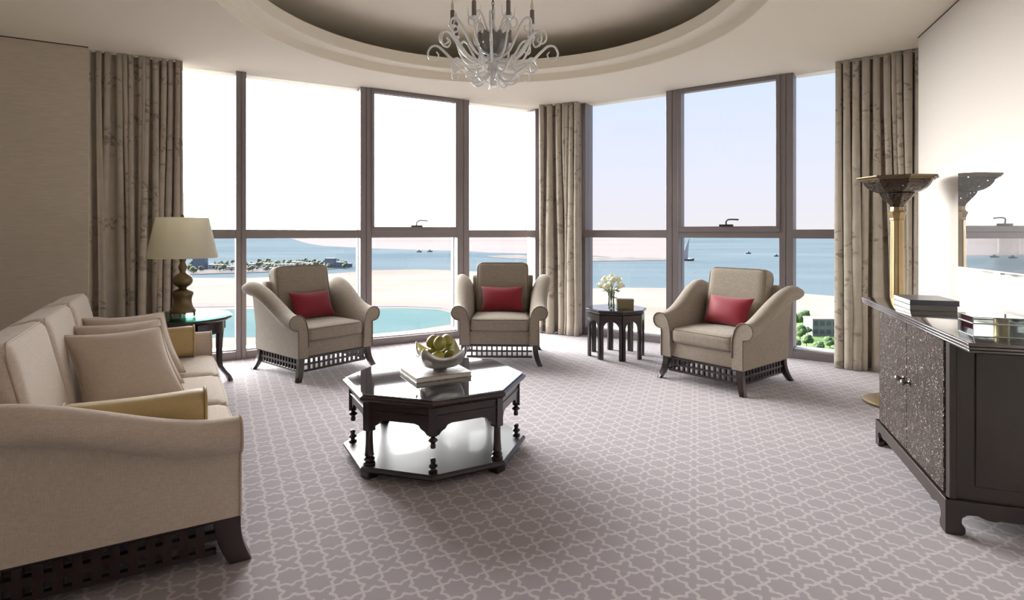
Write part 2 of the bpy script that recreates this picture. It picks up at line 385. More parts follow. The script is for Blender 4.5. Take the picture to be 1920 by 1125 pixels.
# ------------------------------------------------------------------ mesh helpers
class MB:
    def __init__(s): s.v = []; s.f = []
    def add(s, vs, fs):
        o = len(s.v); s.v += [tuple(v) for v in vs]; s.f += [tuple(i + o for i in f) for f in fs]; return s
    def box(s, x0, x1, y0, y1, z0, z1, mat=None):
        vs = [Vector((x, y, z)) for z in (z0, z1) for y in (y0, y1) for x in (x0, x1)]
        if mat: vs = [mat @ v for v in vs]
        return s.add(vs, [(0, 2, 3, 1), (4, 5, 7, 6), (0, 1, 5, 4), (2, 6, 7, 3), (0, 4, 6, 2), (1, 3, 7, 5)])
    def prism(s, poly, z0, z1):
        n = len(poly)
        vs = [(p[0], p[1], z0) for p in poly] + [(p[0], p[1], z1) for p in poly]
        fs = [tuple(range(n))[::-1], tuple(range(n, 2 * n))] + [(i, (i + 1) % n, n + (i + 1) % n, n + i) for i in range(n)]
        return s.add(vs, fs)
    def extrude(s, poly, mat, t):
        """poly in local xz plane, thickness t along local y, then placed by mat"""
        n = len(poly)
        vs = [mat @ Vector((p[0], -t / 2, p[1])) for p in poly] + [mat @ Vector((p[0], t / 2, p[1])) for p in poly]
        fs = [tuple(range(n)), tuple(range(n, 2 * n))[::-1]] + [(i, n + i, n + (i + 1) % n, (i + 1) % n) for i in range(n)]
        return s.add(vs, fs)
    def lathe(s, prof, seg=24, c=(0, 0, 0), rot=0.0, cap=True):
        vs = []; fs = []
        for r, z in prof:
            for k in range(seg):
                a = rot + 2 * PI * k / seg
                vs.append((c[0] + r * math.cos(a), c[1] + r * math.sin(a), c[2] + z))
        for i in range(len(prof) - 1):
            for k in range(seg):
                k2 = (k + 1) % seg
                fs.append((i * seg + k, i * seg + k2, (i + 1) * seg + k2, (i + 1) * seg + k))
        if cap:
            fs.append(tuple(range(seg))[::-1]); fs.append(tuple(range((len(prof) - 1) * seg, len(prof) * seg)))
        return s.add(vs, fs)
    def tube(s, pts, rad, seg=8, closed=False):
        pts = [Vector(p) for p in pts]; n = len(pts)
        rads = rad if isinstance(rad, (list, tuple)) else [rad] * n
        vs = []; prev = None
        for i, p in enumerate(pts):
            if closed: t = pts[(i + 1) % n] - pts[i - 1]
            else: t = pts[min(i + 1, n - 1)] - pts[max(i - 1, 0)]
            if t.length < 1e-9: t = Vector((0, 0, 1))
            t.normalize()
            if prev is None:
                ref = Vector((0, 0, 1)) if abs(t.z) < 0.9 else Vector((1, 0, 0))
                u = t.cross(ref).normalized()
            else:
                u = prev - t * prev.dot(t)
                if u.length < 1e-6: u = t.orthogonal()
                u.normalize()
            prev = u; w = t.cross(u)
            for k in range(seg):
                a = 2 * PI * k / seg
                vs.append(p + (u * math.cos(a) + w * math.sin(a)) * rads[i])
        fs = []
        for i in range(n if closed else n - 1):
            j = (i + 1) % n
            for k in range(seg):
                k2 = (k + 1) % seg
                fs.append((i * seg + k, i * seg + k2, j * seg + k2, j * seg + k))
        if not closed:
            fs.append(tuple(range(seg))[::-1]); fs.append(tuple(range((n - 1) * seg, n * seg)))
        return s.add(vs, fs)
    def loft(s, rings, cap=True, closed_ring=True):
        n = len(rings[0]); vs = [p for r in rings for p in r]; fs = []
        for i in range(len(rings) - 1):
            for k in range(n if closed_ring else n - 1):
                k2 = (k + 1) % n
                fs.append((i * n + k, i * n + k2, (i + 1) * n + k2, (i + 1) * n + k))
        if cap:
            fs.append(tuple(range(n))[::-1]); fs.append(tuple(range((len(rings) - 1) * n, len(rings) * n)))
        return s.add(vs, fs)
    def build(s, name, mat, parent=None, smooth=35, bevel=0.0, bseg=2, uv=None):
        me = bpy.data.meshes.new(name)
        me.from_pydata([tuple(v) for v in s.v], [], s.f)
        bm = bmesh.new(); bm.from_mesh(me)
        bmesh.ops.remove_doubles(bm, verts=bm.verts, dist=1e-5)
        bmesh.ops.recalc_face_normals(bm, faces=bm.faces)
        if bevel > 0:
            ed = [e for e in bm.edges if len(e.link_faces) == 2 and e.calc_face_angle(0) > R(25)]
            bmesh.ops.bevel(bm, geom=ed, offset=bevel, segments=bseg, affect='EDGES', profile=0.5, clamp_overlap=True)
        bm.to_mesh(me); bm.free()
        if smooth:
            for p in me.polygons: p.use_smooth = True
            me.set_sharp_from_angle(angle=R(smooth))
        me.materials.append(M[mat] if isinstance(mat, str) else mat)
        return link(name, me, parent)

def link(name, data, parent=None):
    o = bpy.data.objects.new(name, data); COL.objects.link(o)
    if parent is not None: o.parent = parent
    return o

def tag(o, label=None, cat=None, group=None, kind=None):
    if label: o['label'] = label
    if cat: o['category'] = cat
    if group: o['group'] = group
    if kind: o['kind'] = kind
    return o

def thing(name, label, cat, loc=(0, 0, 0), rz=0.0, group=None):
    o = link(name, None); o.location = loc; o.rotation_euler = (0, 0, rz)
    o.empty_display_size = 0.1
    return tag(o, label, cat, group)

def struct(name, mb, mat, parent=None, **kw):
    o = mb.build(name, mat, parent, **kw)
    if parent is None: o['kind'] = 'structure'
    return o

def copy_tree(o, parent=None):
    c = o.copy(); COL.objects.link(c); c.parent = parent
    for ch in list(o.children):
        copy_tree(ch, c)
    return c

def share(src, name, parent, loc=(0, 0, 0), rz=0.0):
    o = link(name, src.data, parent); o.location = loc; o.rotation_euler = (0, 0, rz); return o

def catmull(pts, n=8):
    P = [Vector(p) for p in pts]; P = [P[0] * 2 - P[1]] + P + [P[-1] * 2 - P[-2]]; out = []
    for i in range(1, len(P) - 2):
        for k in range(n):
            t = k / n
            out.append(0.5 * ((2 * P[i]) + (-P[i - 1] + P[i + 1]) * t + (2 * P[i - 1] - 5 * P[i] + 4 * P[i + 1] - P[i + 2]) * t * t + (-P[i - 1] + 3 * P[i] - 3 * P[i + 1] + P[i + 2]) * t ** 3))
    out.append(P[-2]); return out

def sst(a, b, x):
    t = max(0.0, min(1.0, (x - a) / (b - a))); return t * t * (3 - 2 * t)

def rbox(mb, c, half, r, n=10, puff=0.0, mat=None, lean=0.0):
    """rounded, slightly stuffed box"""
    hx, hy, hz = half; c = Vector(c); idx = {}; vs = []; fs = []
    def vid(i, j, k):
        key = (i, j, k)
        if key in idx: return idx[key]
        p = [2 * i / n - 1, 2 * j / n - 1, 2 * k / n - 1]
        # push samples to the rim so that the rounding is well resolved
        p = [math.copysign(abs(q) ** 0.7, q) for q in p]
        P = Vector((p[0] * hx, p[1] * hy, p[2] * hz))
        Q = Vector((max(-hx + r, min(hx - r, P.x)), max(-hy + r, min(hy - r, P.y)), max(-hz + r, min(hz - r, P.z))))
        d = P - Q
        if d.length > 1e-9: P = Q + d.normalized() * r
        if puff:
            u, v, w = P.x / hx, P.y / hy, P.z / hz
            P.z += puff * w * (1 - u * u) * (1 - v * v)
            P.y += puff * 0.5 * v * (1 - u * u) * (1 - w * w)
        P += c
        if mat: P = mat @ P
        idx[key] = len(vs); vs.append(P); return idx[key]
    for a in range(n):
        for b in range(n):
            for k in (0, n):
                fs.append((vid(a, b, k), vid(a + 1, b, k), vid(a + 1, b + 1, k), vid(a, b + 1, k)))
                fs.append((vid(a, k, b), vid(a + 1, k, b), vid(a + 1, k, b + 1), vid(a, k, b + 1)))
                fs.append((vid(k, a, b), vid(k, a + 1, b), vid(k, a + 1, b + 1), vid(k, a, b + 1)))
    return mb.add(vs, fs)

def ngon(n, r, rot=0.0):
    return [(r * math.cos(rot + 2 * PI * k / n), r * math.sin(rot + 2 * PI * k / n)) for k in range(n)]

def rrect(hx, hy, r, n=5):
    out = []
    for cx, cy, a0 in ((hx - r, hy - r, 0), (-hx + r, hy - r, 90), (-hx + r, -hy + r, 180), (hx - r, -hy + r, 270)):
        for k in range(n + 1):
            a = R(a0 + 90 * k / n); out.append((cx + r * math.cos(a), cy + r * math.sin(a)))
    return out

def Rz(a): return Matrix.Rotation(a, 4, 'Z')
def Rx(a): return Matrix.Rotation(a, 4, 'X')
def Ry(a): return Matrix.Rotation(a, 4, 'Y')
def T(x, y, z): return Matrix.Translation((x, y, z))

# ------------------------------------------------------------------ room shell
CEIL = 3.08
PC = Vector((0.41, 7.96, 0))                       # window corner of the room
AL = R(60.5); AR = R(55.0)
DL = Vector((-math.sin(AL), -math.cos(AL), 0))     # from the corner along the left glazing
DR = Vector((math.sin(AR), -math.cos(AR), 0))      # from the corner along the right glazing
NL = Vector((math.cos(AL), -math.sin(AL), 0))      # inward normals
NR = Vector((-math.cos(AR), -math.sin(AR), 0))
WL0 = Vector((-3.94, 5.29, 0)); WLd = DL
WR0 = Vector((3.592, 5.03, 0)); WRd = Vector((-math.sin(R(19)), -math.cos(R(19)), 0))
SOFA_F = Vector((-1.12, 2.34, 0)); SA = R(120.5)
S_len = Vector((math.cos(SA), math.sin(SA), 0)); S_front = Vector((math.sin(SA), -math.cos(SA), 0))
# hidden side wall behind the sofa, square to the left wall
WS1 = WL0 + WLd * 0.95
WS0 = WS1 - S_len * 8.6
WB_R = WR0 + WRd * 7.9

FL = PC + DL * 5.35; FR = PC + DR * 4.75
fl = MB().prism([tuple(p.xy) for p in (PC + Vector((0, .35, 0)), FL - NL * .35 + DL * .3, WS1 + DL * .8 , WS0 - S_front * .3 , WB_R + Vector((.3, -.3, 0)), FR - NR * .35 + DR * .3)], -0.12, 0.0)
floor = struct('floor', fl, 'carpet', smooth=0)

# ceiling with round stepped recess
CC = Vector((-0.15, 4.48, 0)); CR = 2.07
bm = bmesh.new()
outer = [PC + Vector((0, .3, 0)), FL - NL * .3 + DL * .3, WS1 + DL * .8, WS0 - S_front * .3, WB_R + Vector((.3, -.3, 0)), FR - NR * .3 + DR * .3]
ov = [bm.verts.new((p.x, p.y, CEIL)) for p in outer]
oe = [bm.edges.new((ov[i], ov[(i + 1) % len(ov)])) for i in range(len(ov))]
NSEG = 128
cv = [bm.verts.new((CC.x + CR * math.cos(2 * PI * k / NSEG), CC.y + CR * math.sin(2 * PI * k / NSEG), CEIL)) for k in range(NSEG)]
ce = [bm.edges.new((cv[k], cv[(k + 1) % NSEG])) for k in range(NSEG)]
bmesh.ops.triangle_fill(bm, edges=oe + ce, use_beauty=True)
prof = [(CR, CEIL), (CR - .006, CEIL + .006), (CR - .006, CEIL + .085), (CR - .012, CEIL + .09), (CR - .165, CEIL + .09), (CR - .172, CEIL + .096), (CR - .172, CEIL + .205),
        (CR - .16, CEIL + .215), (CR - .02, CEIL + .215), (CR + .70, CEIL + .215), (CR + .72, CEIL + .23), (CR + .72, CEIL + .46), (CR + .70, CEIL + .48), (CR - .35, CEIL + .48), (0.9, CEIL + .48), (0.02, CEIL + .48)]
last = cv
for r, z in prof[1:]:
    ring = [bm.verts.new((CC.x + r * math.cos(2 * PI * k / NSEG), CC.y + r * math.sin(2 * PI * k / NSEG), z)) for k in range(NSEG)]
    for k in range(NSEG):
        bm.faces.new((last[k], last[(k + 1) % NSEG], ring[(k + 1) % NSEG], ring[k]))
    last = ring
bm.faces.new(last)
bmesh.ops.recalc_face_normals(bm, faces=bm.faces)
me = bpy.data.meshes.new('ceiling'); bm.to_mesh(me); bm.free()
for p in me.polygons: p.use_smooth = True
me.set_sharp_from_angle(angle=R(25)); me.materials.append(M['ceil'])
ceil = tag(link('ceiling', me), kind='structure')

def wall(name, a, b, out, th, mat, z1=CEIL + .03):
    a = Vector(a); b = Vector(b); o = out * th
    return struct(name, MB().prism([tuple(a.xy), tuple(b.xy), tuple((b + o).xy), tuple((a + o).xy)], -0.02, z1), mat, smooth=0)
wall('wall_left', WL0, WS1, -NL, .055, 'wall_beige')
wall('wall_left_side', WS1 - S_len * 0.0, WS0, -S_front, .2, 'wall_beige')
WRn = Vector((WRd.y, -WRd.x, 0)); WRn = WRn if WRn.x > 0 else -WRn
wall('wall_right', WR0, WB_R, WRn, .2, 'wall_cream')
wall('wall_right_return', WR0 + WRn * .06, PC + DR * 4.5 - NR * .1, WRn, .15, 'wall_cream')
wall('wall_back', WS0 - Vector((.3, 0, 0)), WB_R + Vector((.3, 0, 0)), Vector((0, -1, 0)), .2, 'wall_cream')
# shadow-gap trim where the walls meet the ceiling
def strip(name, a, b, inw, z0, z1, d, mat):
    a = Vector(a); b = Vector(b)
    return struct(name, MB().prism([tuple(a.xy), tuple(b.xy), tuple((b + inw * d).xy), tuple((a + inw * d).xy)], z0, z1), mat, smooth=0)
strip('trim_1', WL0, WS1, NL, CEIL - .008, CEIL, .004, 'dark_metal')
strip('trim_2', WR0, WB_R, -WRn, CEIL - .008, CEIL, .004, 'dark_metal')

# ------------------------------------------------------------------ windows
def facade(name, rz, sgn, mullions, bays, sash, end):
    """local x runs along the glazing from the corner, sgn*y points into the room"""
    w = link(name, None); w.location = PC; w.rotation_euler = (0, 0, rz); w['kind'] = 'structure'
    def by(d0, d1):   # depth range, measured outward from the inner face
        a, b = -sgn * d0, -sgn * d1
        return (min(a, b), max(a, b))
    D = 0.22
    top = CEIL + .04
    for x0, x1 in mullions:
        mb = MB(); y = by(0, .10)
        mid = (x0 + x1) / 2
        mb.box(x0, mid - .004, *y, 0, top); mb.box(mid + .004, x1, *y, 0, top); mb.box(mid - .006, mid + .006, *by(.008, .1), 0, top)
        mb.box(x0 + .012, x1 - .012, *by(.1, .14), 0, top)
        mb.box(x0 + .002, x1 - .002, *by(.14, D), 0, top)
        mb.build('mullion', 'frame', w, smooth=0, bevel=0.003, bseg=1)
    for i, (x0, x1) in enumerate(bays):
        if i in sash:
            z0, z1 = 1.295, 1.372
        else:
            z0, z1 = 1.292, 1.388
        MB().box(x0, x1, *by(0, .16), z0, z1).build('transom', 'frame', w, smooth=0, bevel=0.003, bseg=1)
        MB().box(x0, x1, *by(0, .20), 0, .085).build('base_rail', 'frame', w, smooth=0, bevel=0.003, bseg=1)
        MB().box(x0, x1, *by(.05, .24), .085, .10).build('sill', 'white', w, smooth=0, bevel=0.002, bseg=1)
        MB().box(x0, x1, *by(.03, .20), CEIL - .012 if i in sash else CEIL + .015, top).build('head_rail', 'frame', w, smooth=0)
        MB().box(x0, x1, *by(.115, .125), .10, z0).build('pane', 'pane', w, smooth=0)
        MB().box(x0, x1, *by(.115, .125), z1, CEIL - .012 if i in sash else CEIL + .015).build('pane', 'pane', w, smooth=0)
        if i in sash:
            s = link('sash', None, w); 
            fw = .055
            yy = by(-.012, .07)
            MB().box(x0 - .01, x0 + fw * .55, *yy, z1 + .03, CEIL - .03).build('stile', 'frame', s, smooth=0, bevel=.003, bseg=1)
            MB().box(x1 - fw * .55, x1 + .01, *yy, z1 + .03, CEIL - .03).build('stile', 'frame', s, smooth=0, bevel=.003, bseg=1)
            MB().box(x0 - .01, x1 + .01, *yy, z1 - .01, z1 + .055).build('bottom_rail', 'frame', s, smooth=0, bevel=.003, bseg=1)
            MB().box(x0 - .01, x1 + .01, *yy, CEIL - .05, CEIL - .005).build('top_rail', 'frame', s, smooth=0, bevel=.003, bseg=1)
            xm = (x0 + x1) / 2
            h = MB(); zz = z1 + .055
            yc = sgn * .005
            h.box(xm - .075, xm + .075, yc - .018, yc + .018, zz, zz + .022)
            d = -1 if name == 'window_1' else 1
            h.tube(catmull([(xm, yc, zz + .02), (xm, yc + sgn * .006, zz + .055), (xm + d * .025, yc + sgn * .02, zz + .075), (xm + d * .075, yc + sgn * .02, zz + .078), (xm + d * .14, yc + sgn * .02, zz + .074)], 5), .009, 8)
            h.build('handle', 'dark_metal', s, smooth=40)
    return w
win1 = facade('window_1', math.atan2(DL.y, DL.x), 1, [(1.11, 1.277), (2.39, 2.525), (3.75, 3.85), (4.95, 5.33)],
              [(.10, 1.11), (1.277, 2.39), (2.525, 3.75), (3.85, 4.95)], (1,), 5.35)
win2 = facade('window_2', math.atan2(DR.y, DR.x), -1, [(.60, .69), (1.79, 1.945), (3.055, 3.195), (4.35, 4.46)],
              [(.10, .60), (.69, 1.79), (1.945, 3.055), (3.195, 4.35)], (2,), 4.75)
cp = MB().prism([tuple((PC + v).xy) for v in (DL * .10, DL * .10 - NL * .22, Vector((0, .28, 0)), DR * .10 - NR * .22, DR * .10, Vector((0, -.02, 0)))], 0, CEIL + .04)
struct('trim_3', cp, 'frame', smooth=0)

# ------------------------------------------------------------------ curtains
def curtain(name, path, nf, label, seed, amp=.045, zt=CEIL - .005):
    rnd = random.Random(seed)
    NS, NZ = nf * 18, 30
    P = catmull([(p[0], p[1], 0) for p in path], 40)
    L = [0]
    for i in range(1, len(P)): L.append(L[-1] + (P[i] - P[i - 1]).length)
    def at(s):
        d = s * L[-1]
        for i in range(1, len(P)):
            if L[i] >= d:
                t = (d - L[i - 1]) / max(1e-9, L[i] - L[i - 1]); p = P[i - 1].lerp(P[i], t); tg = (P[i] - P[i - 1]).normalized(); return p, tg
        return P[-1], (P[-1] - P[-2]).normalized()
    widths = [rnd.uniform(.35, 2.0) for _ in range(nf)]; tot = sum(widths)
    cum = [0]
    for x in widths: cum.append(cum[-1] + x / tot)
    amps = [rnd.uniform(.7, 1.25) for _ in range(nf + 1)]; ampb = [rnd.choice((.5, .8, 1.15, 1.4, 1.6)) for _ in range(nf + 1)]
    drift = [rnd.uniform(-1, 1) for _ in range(nf + 1)]
    me = bpy.data.meshes.new(name)
    vs = []; fs = []; uvs = []
    for j in range(NZ + 1):
        z = .006 + (zt - .006) * j / NZ
        zr = 1 - j / NZ     # 0 at the top, 1 at the floor
        row = []; arc = 0; prevp = None
        for i in range(NS + 1):
            s = i / NS
            k = min(nf - 1, int(s * nf)); t = s * nf - k
            s2 = cum[k] + (cum[k + 1] - cum[k]) * t
            dr = (drift[k] * (1 - t) + drift[k + 1] * t) * .08 * sst(.02, .9, zr) * (4 * s * (1 - s)) ** .5
            p, tg = at(min(1, max(0, s2)))
            nn = Vector((-tg.y, tg.x, 0))
            bl_ = sst(.02, .75, zr); aa = [amps[q_] * (1 - bl_) * .85 + ampb[q_] * bl_ for q_ in (k, k + 1)]; a = (aa[0] * (1 - t) + aa[1] * t) * amp
            ph = 2 * PI * t
            q = p + nn * (a * math.cos(ph)) + tg * (dr + a * .34 * math.sin(2 * ph))
            q = q + nn * (.012 * noise.noise((s * 9 + seed, zr * 3, 0)) + .006 * noise.noise((s * 30, zr * 8, seed)))
            if zr > .93: q = q + nn * ((zr - .93) * .25 * math.cos(ph))
            q.z = z
            row.append(q)
            if prevp is not None: arc += (q - prevp).length
            prevp = q; uvs.append((s * L[-1] * 2.1 + seed, z))
        vs += row
    W = NS + 1
    for j in range(NZ):
        for i in range(NS):
            fs.append((j * W + i, j * W + i + 1, (j + 1) * W + i + 1, (j + 1) * W + i))
    me.from_pydata([tuple(v) for v in vs], [], fs)
    ul = me.uv_layers.new(name='UVMap')
    for lp in me.loops: ul.data[lp.index].uv = uvs[lp.vertex_index]
    for p in me.polygons: p.use_smooth = True
    me.materials.append(M['curtain'])
    o = link(name, me)
    so = o.modifiers.new('thickness', 'SOLIDIFY'); so.thickness = .004; so.offset = 0
    return tag(o, label, 'curtain')
p0 = PC + DL * 4.34 + NL * .10; p1 = PC + DL * 5.12 + NL * .070
curtain('curtain', [(p0.x, p0.y), ((p0.x + p1.x) / 2, (p0.y + p1.y) / 2), (p1.x, p1.y)], 13, 'beige floral floor-length curtain beside the beige grasscloth wall and table lamp', 3, .042)
curtain('curtain', [(.36, 7.73), (.62, 7.645), (.885, 7.485)], 7, 'beige floral curtain gathered at the window corner behind the small arched table', 12, .06)
p0 = PC + DR * 3.60 + NR * .14; p1 = PC + DR * 4.42 + NR * .19
curtain('curtain', [(p0.x, p0.y), ((p0.x + p1.x) / 2, (p0.y + p1.y) / 2), (p1.x, p1.y)], 11, 'beige floral floor-length curtain behind the brass torchiere lamp', 5, .062)

# ------------------------------------------------------------------ upholstery
SEC = [(0, None, 0), (0, None, .5), (0, -.20, 0), (.008, -.135, 0), (.026, -.07, 0), (.050, -.028, 0), (.082, -.006, 0), (.115, 0, 0), (.15, -.008, 0), (.176, -.03, 0),
       (.187, -.062, 0), (.183, -.096, 0), (.165, -.124, 0), (.140, -.138, 0), (.116, -.142, 0), (.100, -.145, 0), (.100, None, .5), (.100, None, 0)]
def arm(parent, side, xin, y0, y1, zb, hf, flare, mat, pipe, k=1.0):
    rings = []; N = 22
    for i in range(N + 1):
        t = i / N; y = y0 + (y1 - y0) * t; h = hf(t); fl_ = flare * sst(.25, 1, t)
        # soft rounding of the roll at the back end
        sh = 1.0 if t < .90 else 1 - .30 * ((t - .90) / .10) ** 2
        ring = []
        for n_, (d, dz, m) in enumerate(SEC):
            if dz is None:
                z = zb + (h - .21 - zb) * m; x = d
            else:
                wgt = {2: .45, 3: .75, 4: .9, 14: .85, 15: .6}.get(n_, 1.0)
                z = h - .072 + (dz + .072) * sh; x = d + fl_ * wgt
                if d > .1: x = .1 + (x - .1) * k
            ring.append((side * (xin + x), y, z))
        rings.append(ring)
    o = MB().loft(rings).build('arm', mat, parent, smooth=50)
    n = len(SEC)
    fp = [Vector(p) + Vector((0, -.003, 0)) for p in rings[0][1:]]
    MB().tube(fp, .0055, 6).build('piping', pipe, o)
    MB().tube([Vector(r[15]) + Vector((side * .003, 0, 0)) for r in rings], .0055, 6).build('piping', pipe, o)
    return o

def saber_leg(parent, x, y, sx, sy, zt, w, out, mat):
    rings = []; N = 8
    for i in range(N + 1):
        t = i / N; z = zt * (1 - t); o_ = out * t ** 2.2; hw = w / 2 * (1 - .18 * t)
        cx, cy = x + sx * o_, y + sy * o_
        rings.append([(cx - hw, cy - hw, z), (cx + hw, cy - hw, z), (cx + hw, cy + hw, z), (cx - hw, cy + hw, z)])
    return MB().loft(rings).build('leg', mat, parent, smooth=40, bevel=.003, bseg=1)

def lattice(parent, a, b, z0, z1, n, bw, th, mat, split=False):
    """bars from a to b (xy), n openings, 2 rows, rails above and below"""
    a = Vector((a[0], a[1], 0)); b = Vector((b[0], b[1], 0)); L = (b - a).length; ang = math.atan2((b - a).y, (b - a).x)
    m = T(a.x, a.y, 0) @ Rz(ang)
    rail = .02
    MB().box(0, L, -th / 2, th / 2, z0, z0 + rail, m).build('bottom_rail', mat, parent, smooth=0, bevel=.002, bseg=1)
    MB().box(0, L, -th / 2, th / 2, z1 - rail * .8, z1, m).build('top_rail', mat, parent, smooth=0, bevel=.002, bseg=1)
    zi0, zi1 = z0 + rail, z1 - rail * .8; zm = (zi0 + zi1) / 2; step = L / n
    bars = [(i * step - bw / 2, i * step + bw / 2) for i in range(1, n)]
    if split:
        MB().box(0, L, -th / 2, th / 2, zm - bw / 2, zm + bw / 2, m).build('cross_bar', mat, parent, smooth=0)
        for x0, x1 in bars: MB().box(x0, x1, -th / 2 - .001, th / 2 + .001, zi0, zi1, m).build('lattice_bar', mat, parent, smooth=0)
    else:
        mb = MB().box(0, L, -th / 2, th / 2, zm - bw / 2, zm + bw / 2, m)
        for x0, x1 in bars: mb.box(x0, x1, -th / 2 - .001, th / 2 + .001, zi0, zi1, m)
        mb.build('lattice', mat, parent, smooth=0)

def cushion(parent, name, c, half, r, puff, mat, pipe, mtx=None, faces=('z+',), n=12):
    o = rbox(MB(), c, half, r, n, puff, mtx).build(name, mat, parent, smooth=60)
    for f in faces:
        if f[0] == 'z':
            s = 1 if f[1] == '+' else -1; z = c[2] + s * (half[2] - r * .35)
            pts = [Vector((c[0] + x, c[1] + y, z)) for x, y in rrect(half[0] - r * .18, half[1] - r * .18, r * 1.3)]
        else:
            s = 1 if f[1] == '+' else -1; y = c[1] + s * (half[1] - r * .35)
            pts = [Vector((c[0] + x, y, c[2] + z)) for x, z in rrect(half[0] - r * .18, half[2] - r * .18, r * 1.3)]
        if mtx: pts = [mtx @ p for p in pts]
        MB().tube(pts, .0055, 6, closed=True).build('piping', pipe, o)
    return o

def pillow_mesh(mb, w, h, t, n=18, mat=None):
    vs = []; fs = []
    for side in (1, -1):
        base = len(vs)
        for j in range(n + 1):
            for i in range(n + 1):
                u = 2 * i / n - 1; v = 2 * j / n - 1
                u = math.sin(u * PI / 2); v = math.sin(v * PI / 2)
                x = u * w / 2 * (1 - .09 * (1 - v * v)); z = v * h / 2 * (1 - .09 * (1 - u * u))
                th = t / 2 * ((1 - u ** 4) * (1 - v ** 4)) ** .55 * (.72 + .28 * (1 - u * u) * (1 - v * v))
                th += .004 * noise.noise((u * 2.3, v * 2.3, side * 5 + w)) * (1 - u * u) * (1 - v * v)
                p = Vector((x, -side * th, z))
                vs.append(mat @ p if mat else p)
        for j in range(n):
            for i in range(n):
                a = base + j * (n + 1) + i
                fs.append((a, a + 1, a + n + 2, a + n + 1))
    return mb.add(vs, fs)

def pillow(name, label, w, h, t, loc, rz, tilt, roll, mat, pipe=None, group=None):
    """stands on its lower edge; face to local -Y; leans back by tilt"""
    o = pillow_mesh(MB(), w, h, t).build(name, mat, None, smooth=80)
    for v_ in o.data.vertices: v_.co.x += math.tan(roll) * (v_.co.z + h / 2)   # slumped sideways, base edge flat
    o.matrix_world = T(*loc) @ Rz(rz) @ Rx(-tilt) @ T(0, 0, h / 2)
    tag(o, label, 'pillow', group)
    if pipe:
        pts = []
        N = 14
        for (ax, ay, bx, by) in ((-1, -1, 1, -1), (1, -1, 1, 1), (1, 1, -1, 1), (-1, 1, -1, -1)):
            for k in range(N):
                s = k / N; u = ax + (bx - ax) * s; v = ay + (by - ay) * s
                zz_ = v * h / 2 * (1 - .09 * (1 - u * u)); pts.append((u * w / 2 * (1 - .09 * (1 - v * v)) + math.tan(roll) * (zz_ + h / 2), 0, zz_))
        MB().tube(pts, .006, 6, closed=True).build('piping', pipe, o)
    return o

ZB = .205
def make_chair():
    t = thing('armchair', 'x', 'armchair')
    hf = lambda q: .605 + .275 * sst(.05, .92, q)
    for s in (-1, 1): arm(t, s, .305, -.40, .40, ZB, hf, .055, 'chair', 'chair_pipe')
    MB().box(-.312, .312, -.375, .33, ZB, .345).build('seat_base', 'chair', t, smooth=40, bevel=.012)
    cushion(t, 'seat_cushion', (0, -.085, .407), (.303, .315, .068), .04, .022, 'chair', 'chair_pipe', None, ('z+', 'z-'))
    # frame of the back between the arms
    rings = []
    for z, y0, y1, hx in ((ZB, .26, .40, .33), (.5, .27, .40, .33), (.75, .29, .405, .34), (.845, .30, .405, .345), (.868, .32, .39, .34)):
        rings.append([(-hx, y0, z), (hx, y0, z), (hx, y1, z), (-hx, y1, z)])
    MB().loft(rings).build('back_frame', 'chair', t, smooth=40, bevel=.012)
    mt = T(0, .19, .46) @ Rx(R(-12))
    cushion(t, 'back_cushion', (0, 0, .275), (.292, .085, .285), .05, .0, 'chair', 'chair_pipe', mt, ('y-', 'y+'))
    for sx in (-1, 1):
        for sy in (-1, 1): saber_leg(t, sx * .365, sy * .365, sx, sy, ZB, .058, .052, 'wood')
    q = .372; w = .335
    lattice(t, (-w, -q), (w, -q), .075, ZB, 13, .016, .022, 'wood')
    lattice(t, (-w, q), (w, q), .075, ZB, 13, .016, .022, 'wood')
    lattice(t, (-q, -w), (-q, w), .075, ZB, 13, .016, .022, 'wood')
    lattice(t, (q, -w), (q, w), .075, ZB, 13, .016, .022, 'wood')
    return t
CH = [((-1.985, 5.72), R(50.5), 'taupe armchair with red pillow standing next to the round lamp table'),
      ((-.115, 6.20), R(-2.0), 'taupe armchair with red pillow beside the curtain at the window corner'),
      ((1.965, 5.27), R(-51.0), 'taupe armchair with red pillow beside the small arched table with flowers')]
PL = ['crimson lumbar pillow on the armchair nearest the table lamp', 'crimson lumbar pillow on the armchair beside the corner curtain', 'crimson lumbar pillow on the armchair beside the flower table']
chair0 = make_chair()
for i, ((x, y), a, lab) in enumerate(CH):
    c = chair0 if i == 0 else copy_tree(chair0)
    c.location = (x, y, 0); c.rotation_euler = (0, 0, a); tag(c, lab, 'armchair', 'matching armchairs by the windows')
    off = [(.03, 0), (.01, 0), (-.02, 0)][i]
    m = T(x, y, 0) @ Rz(a) @ T(off[0], .022, .490)
    p = m.translation
    pillow('lumbar_pillow', PL[i], .47, .285, .15, (p.x, p.y, p.z), a + R((4, -2, -6)[i]), R(20), R((-3, -2, 4)[i]), 'red', None, 'red lumbar pillows')

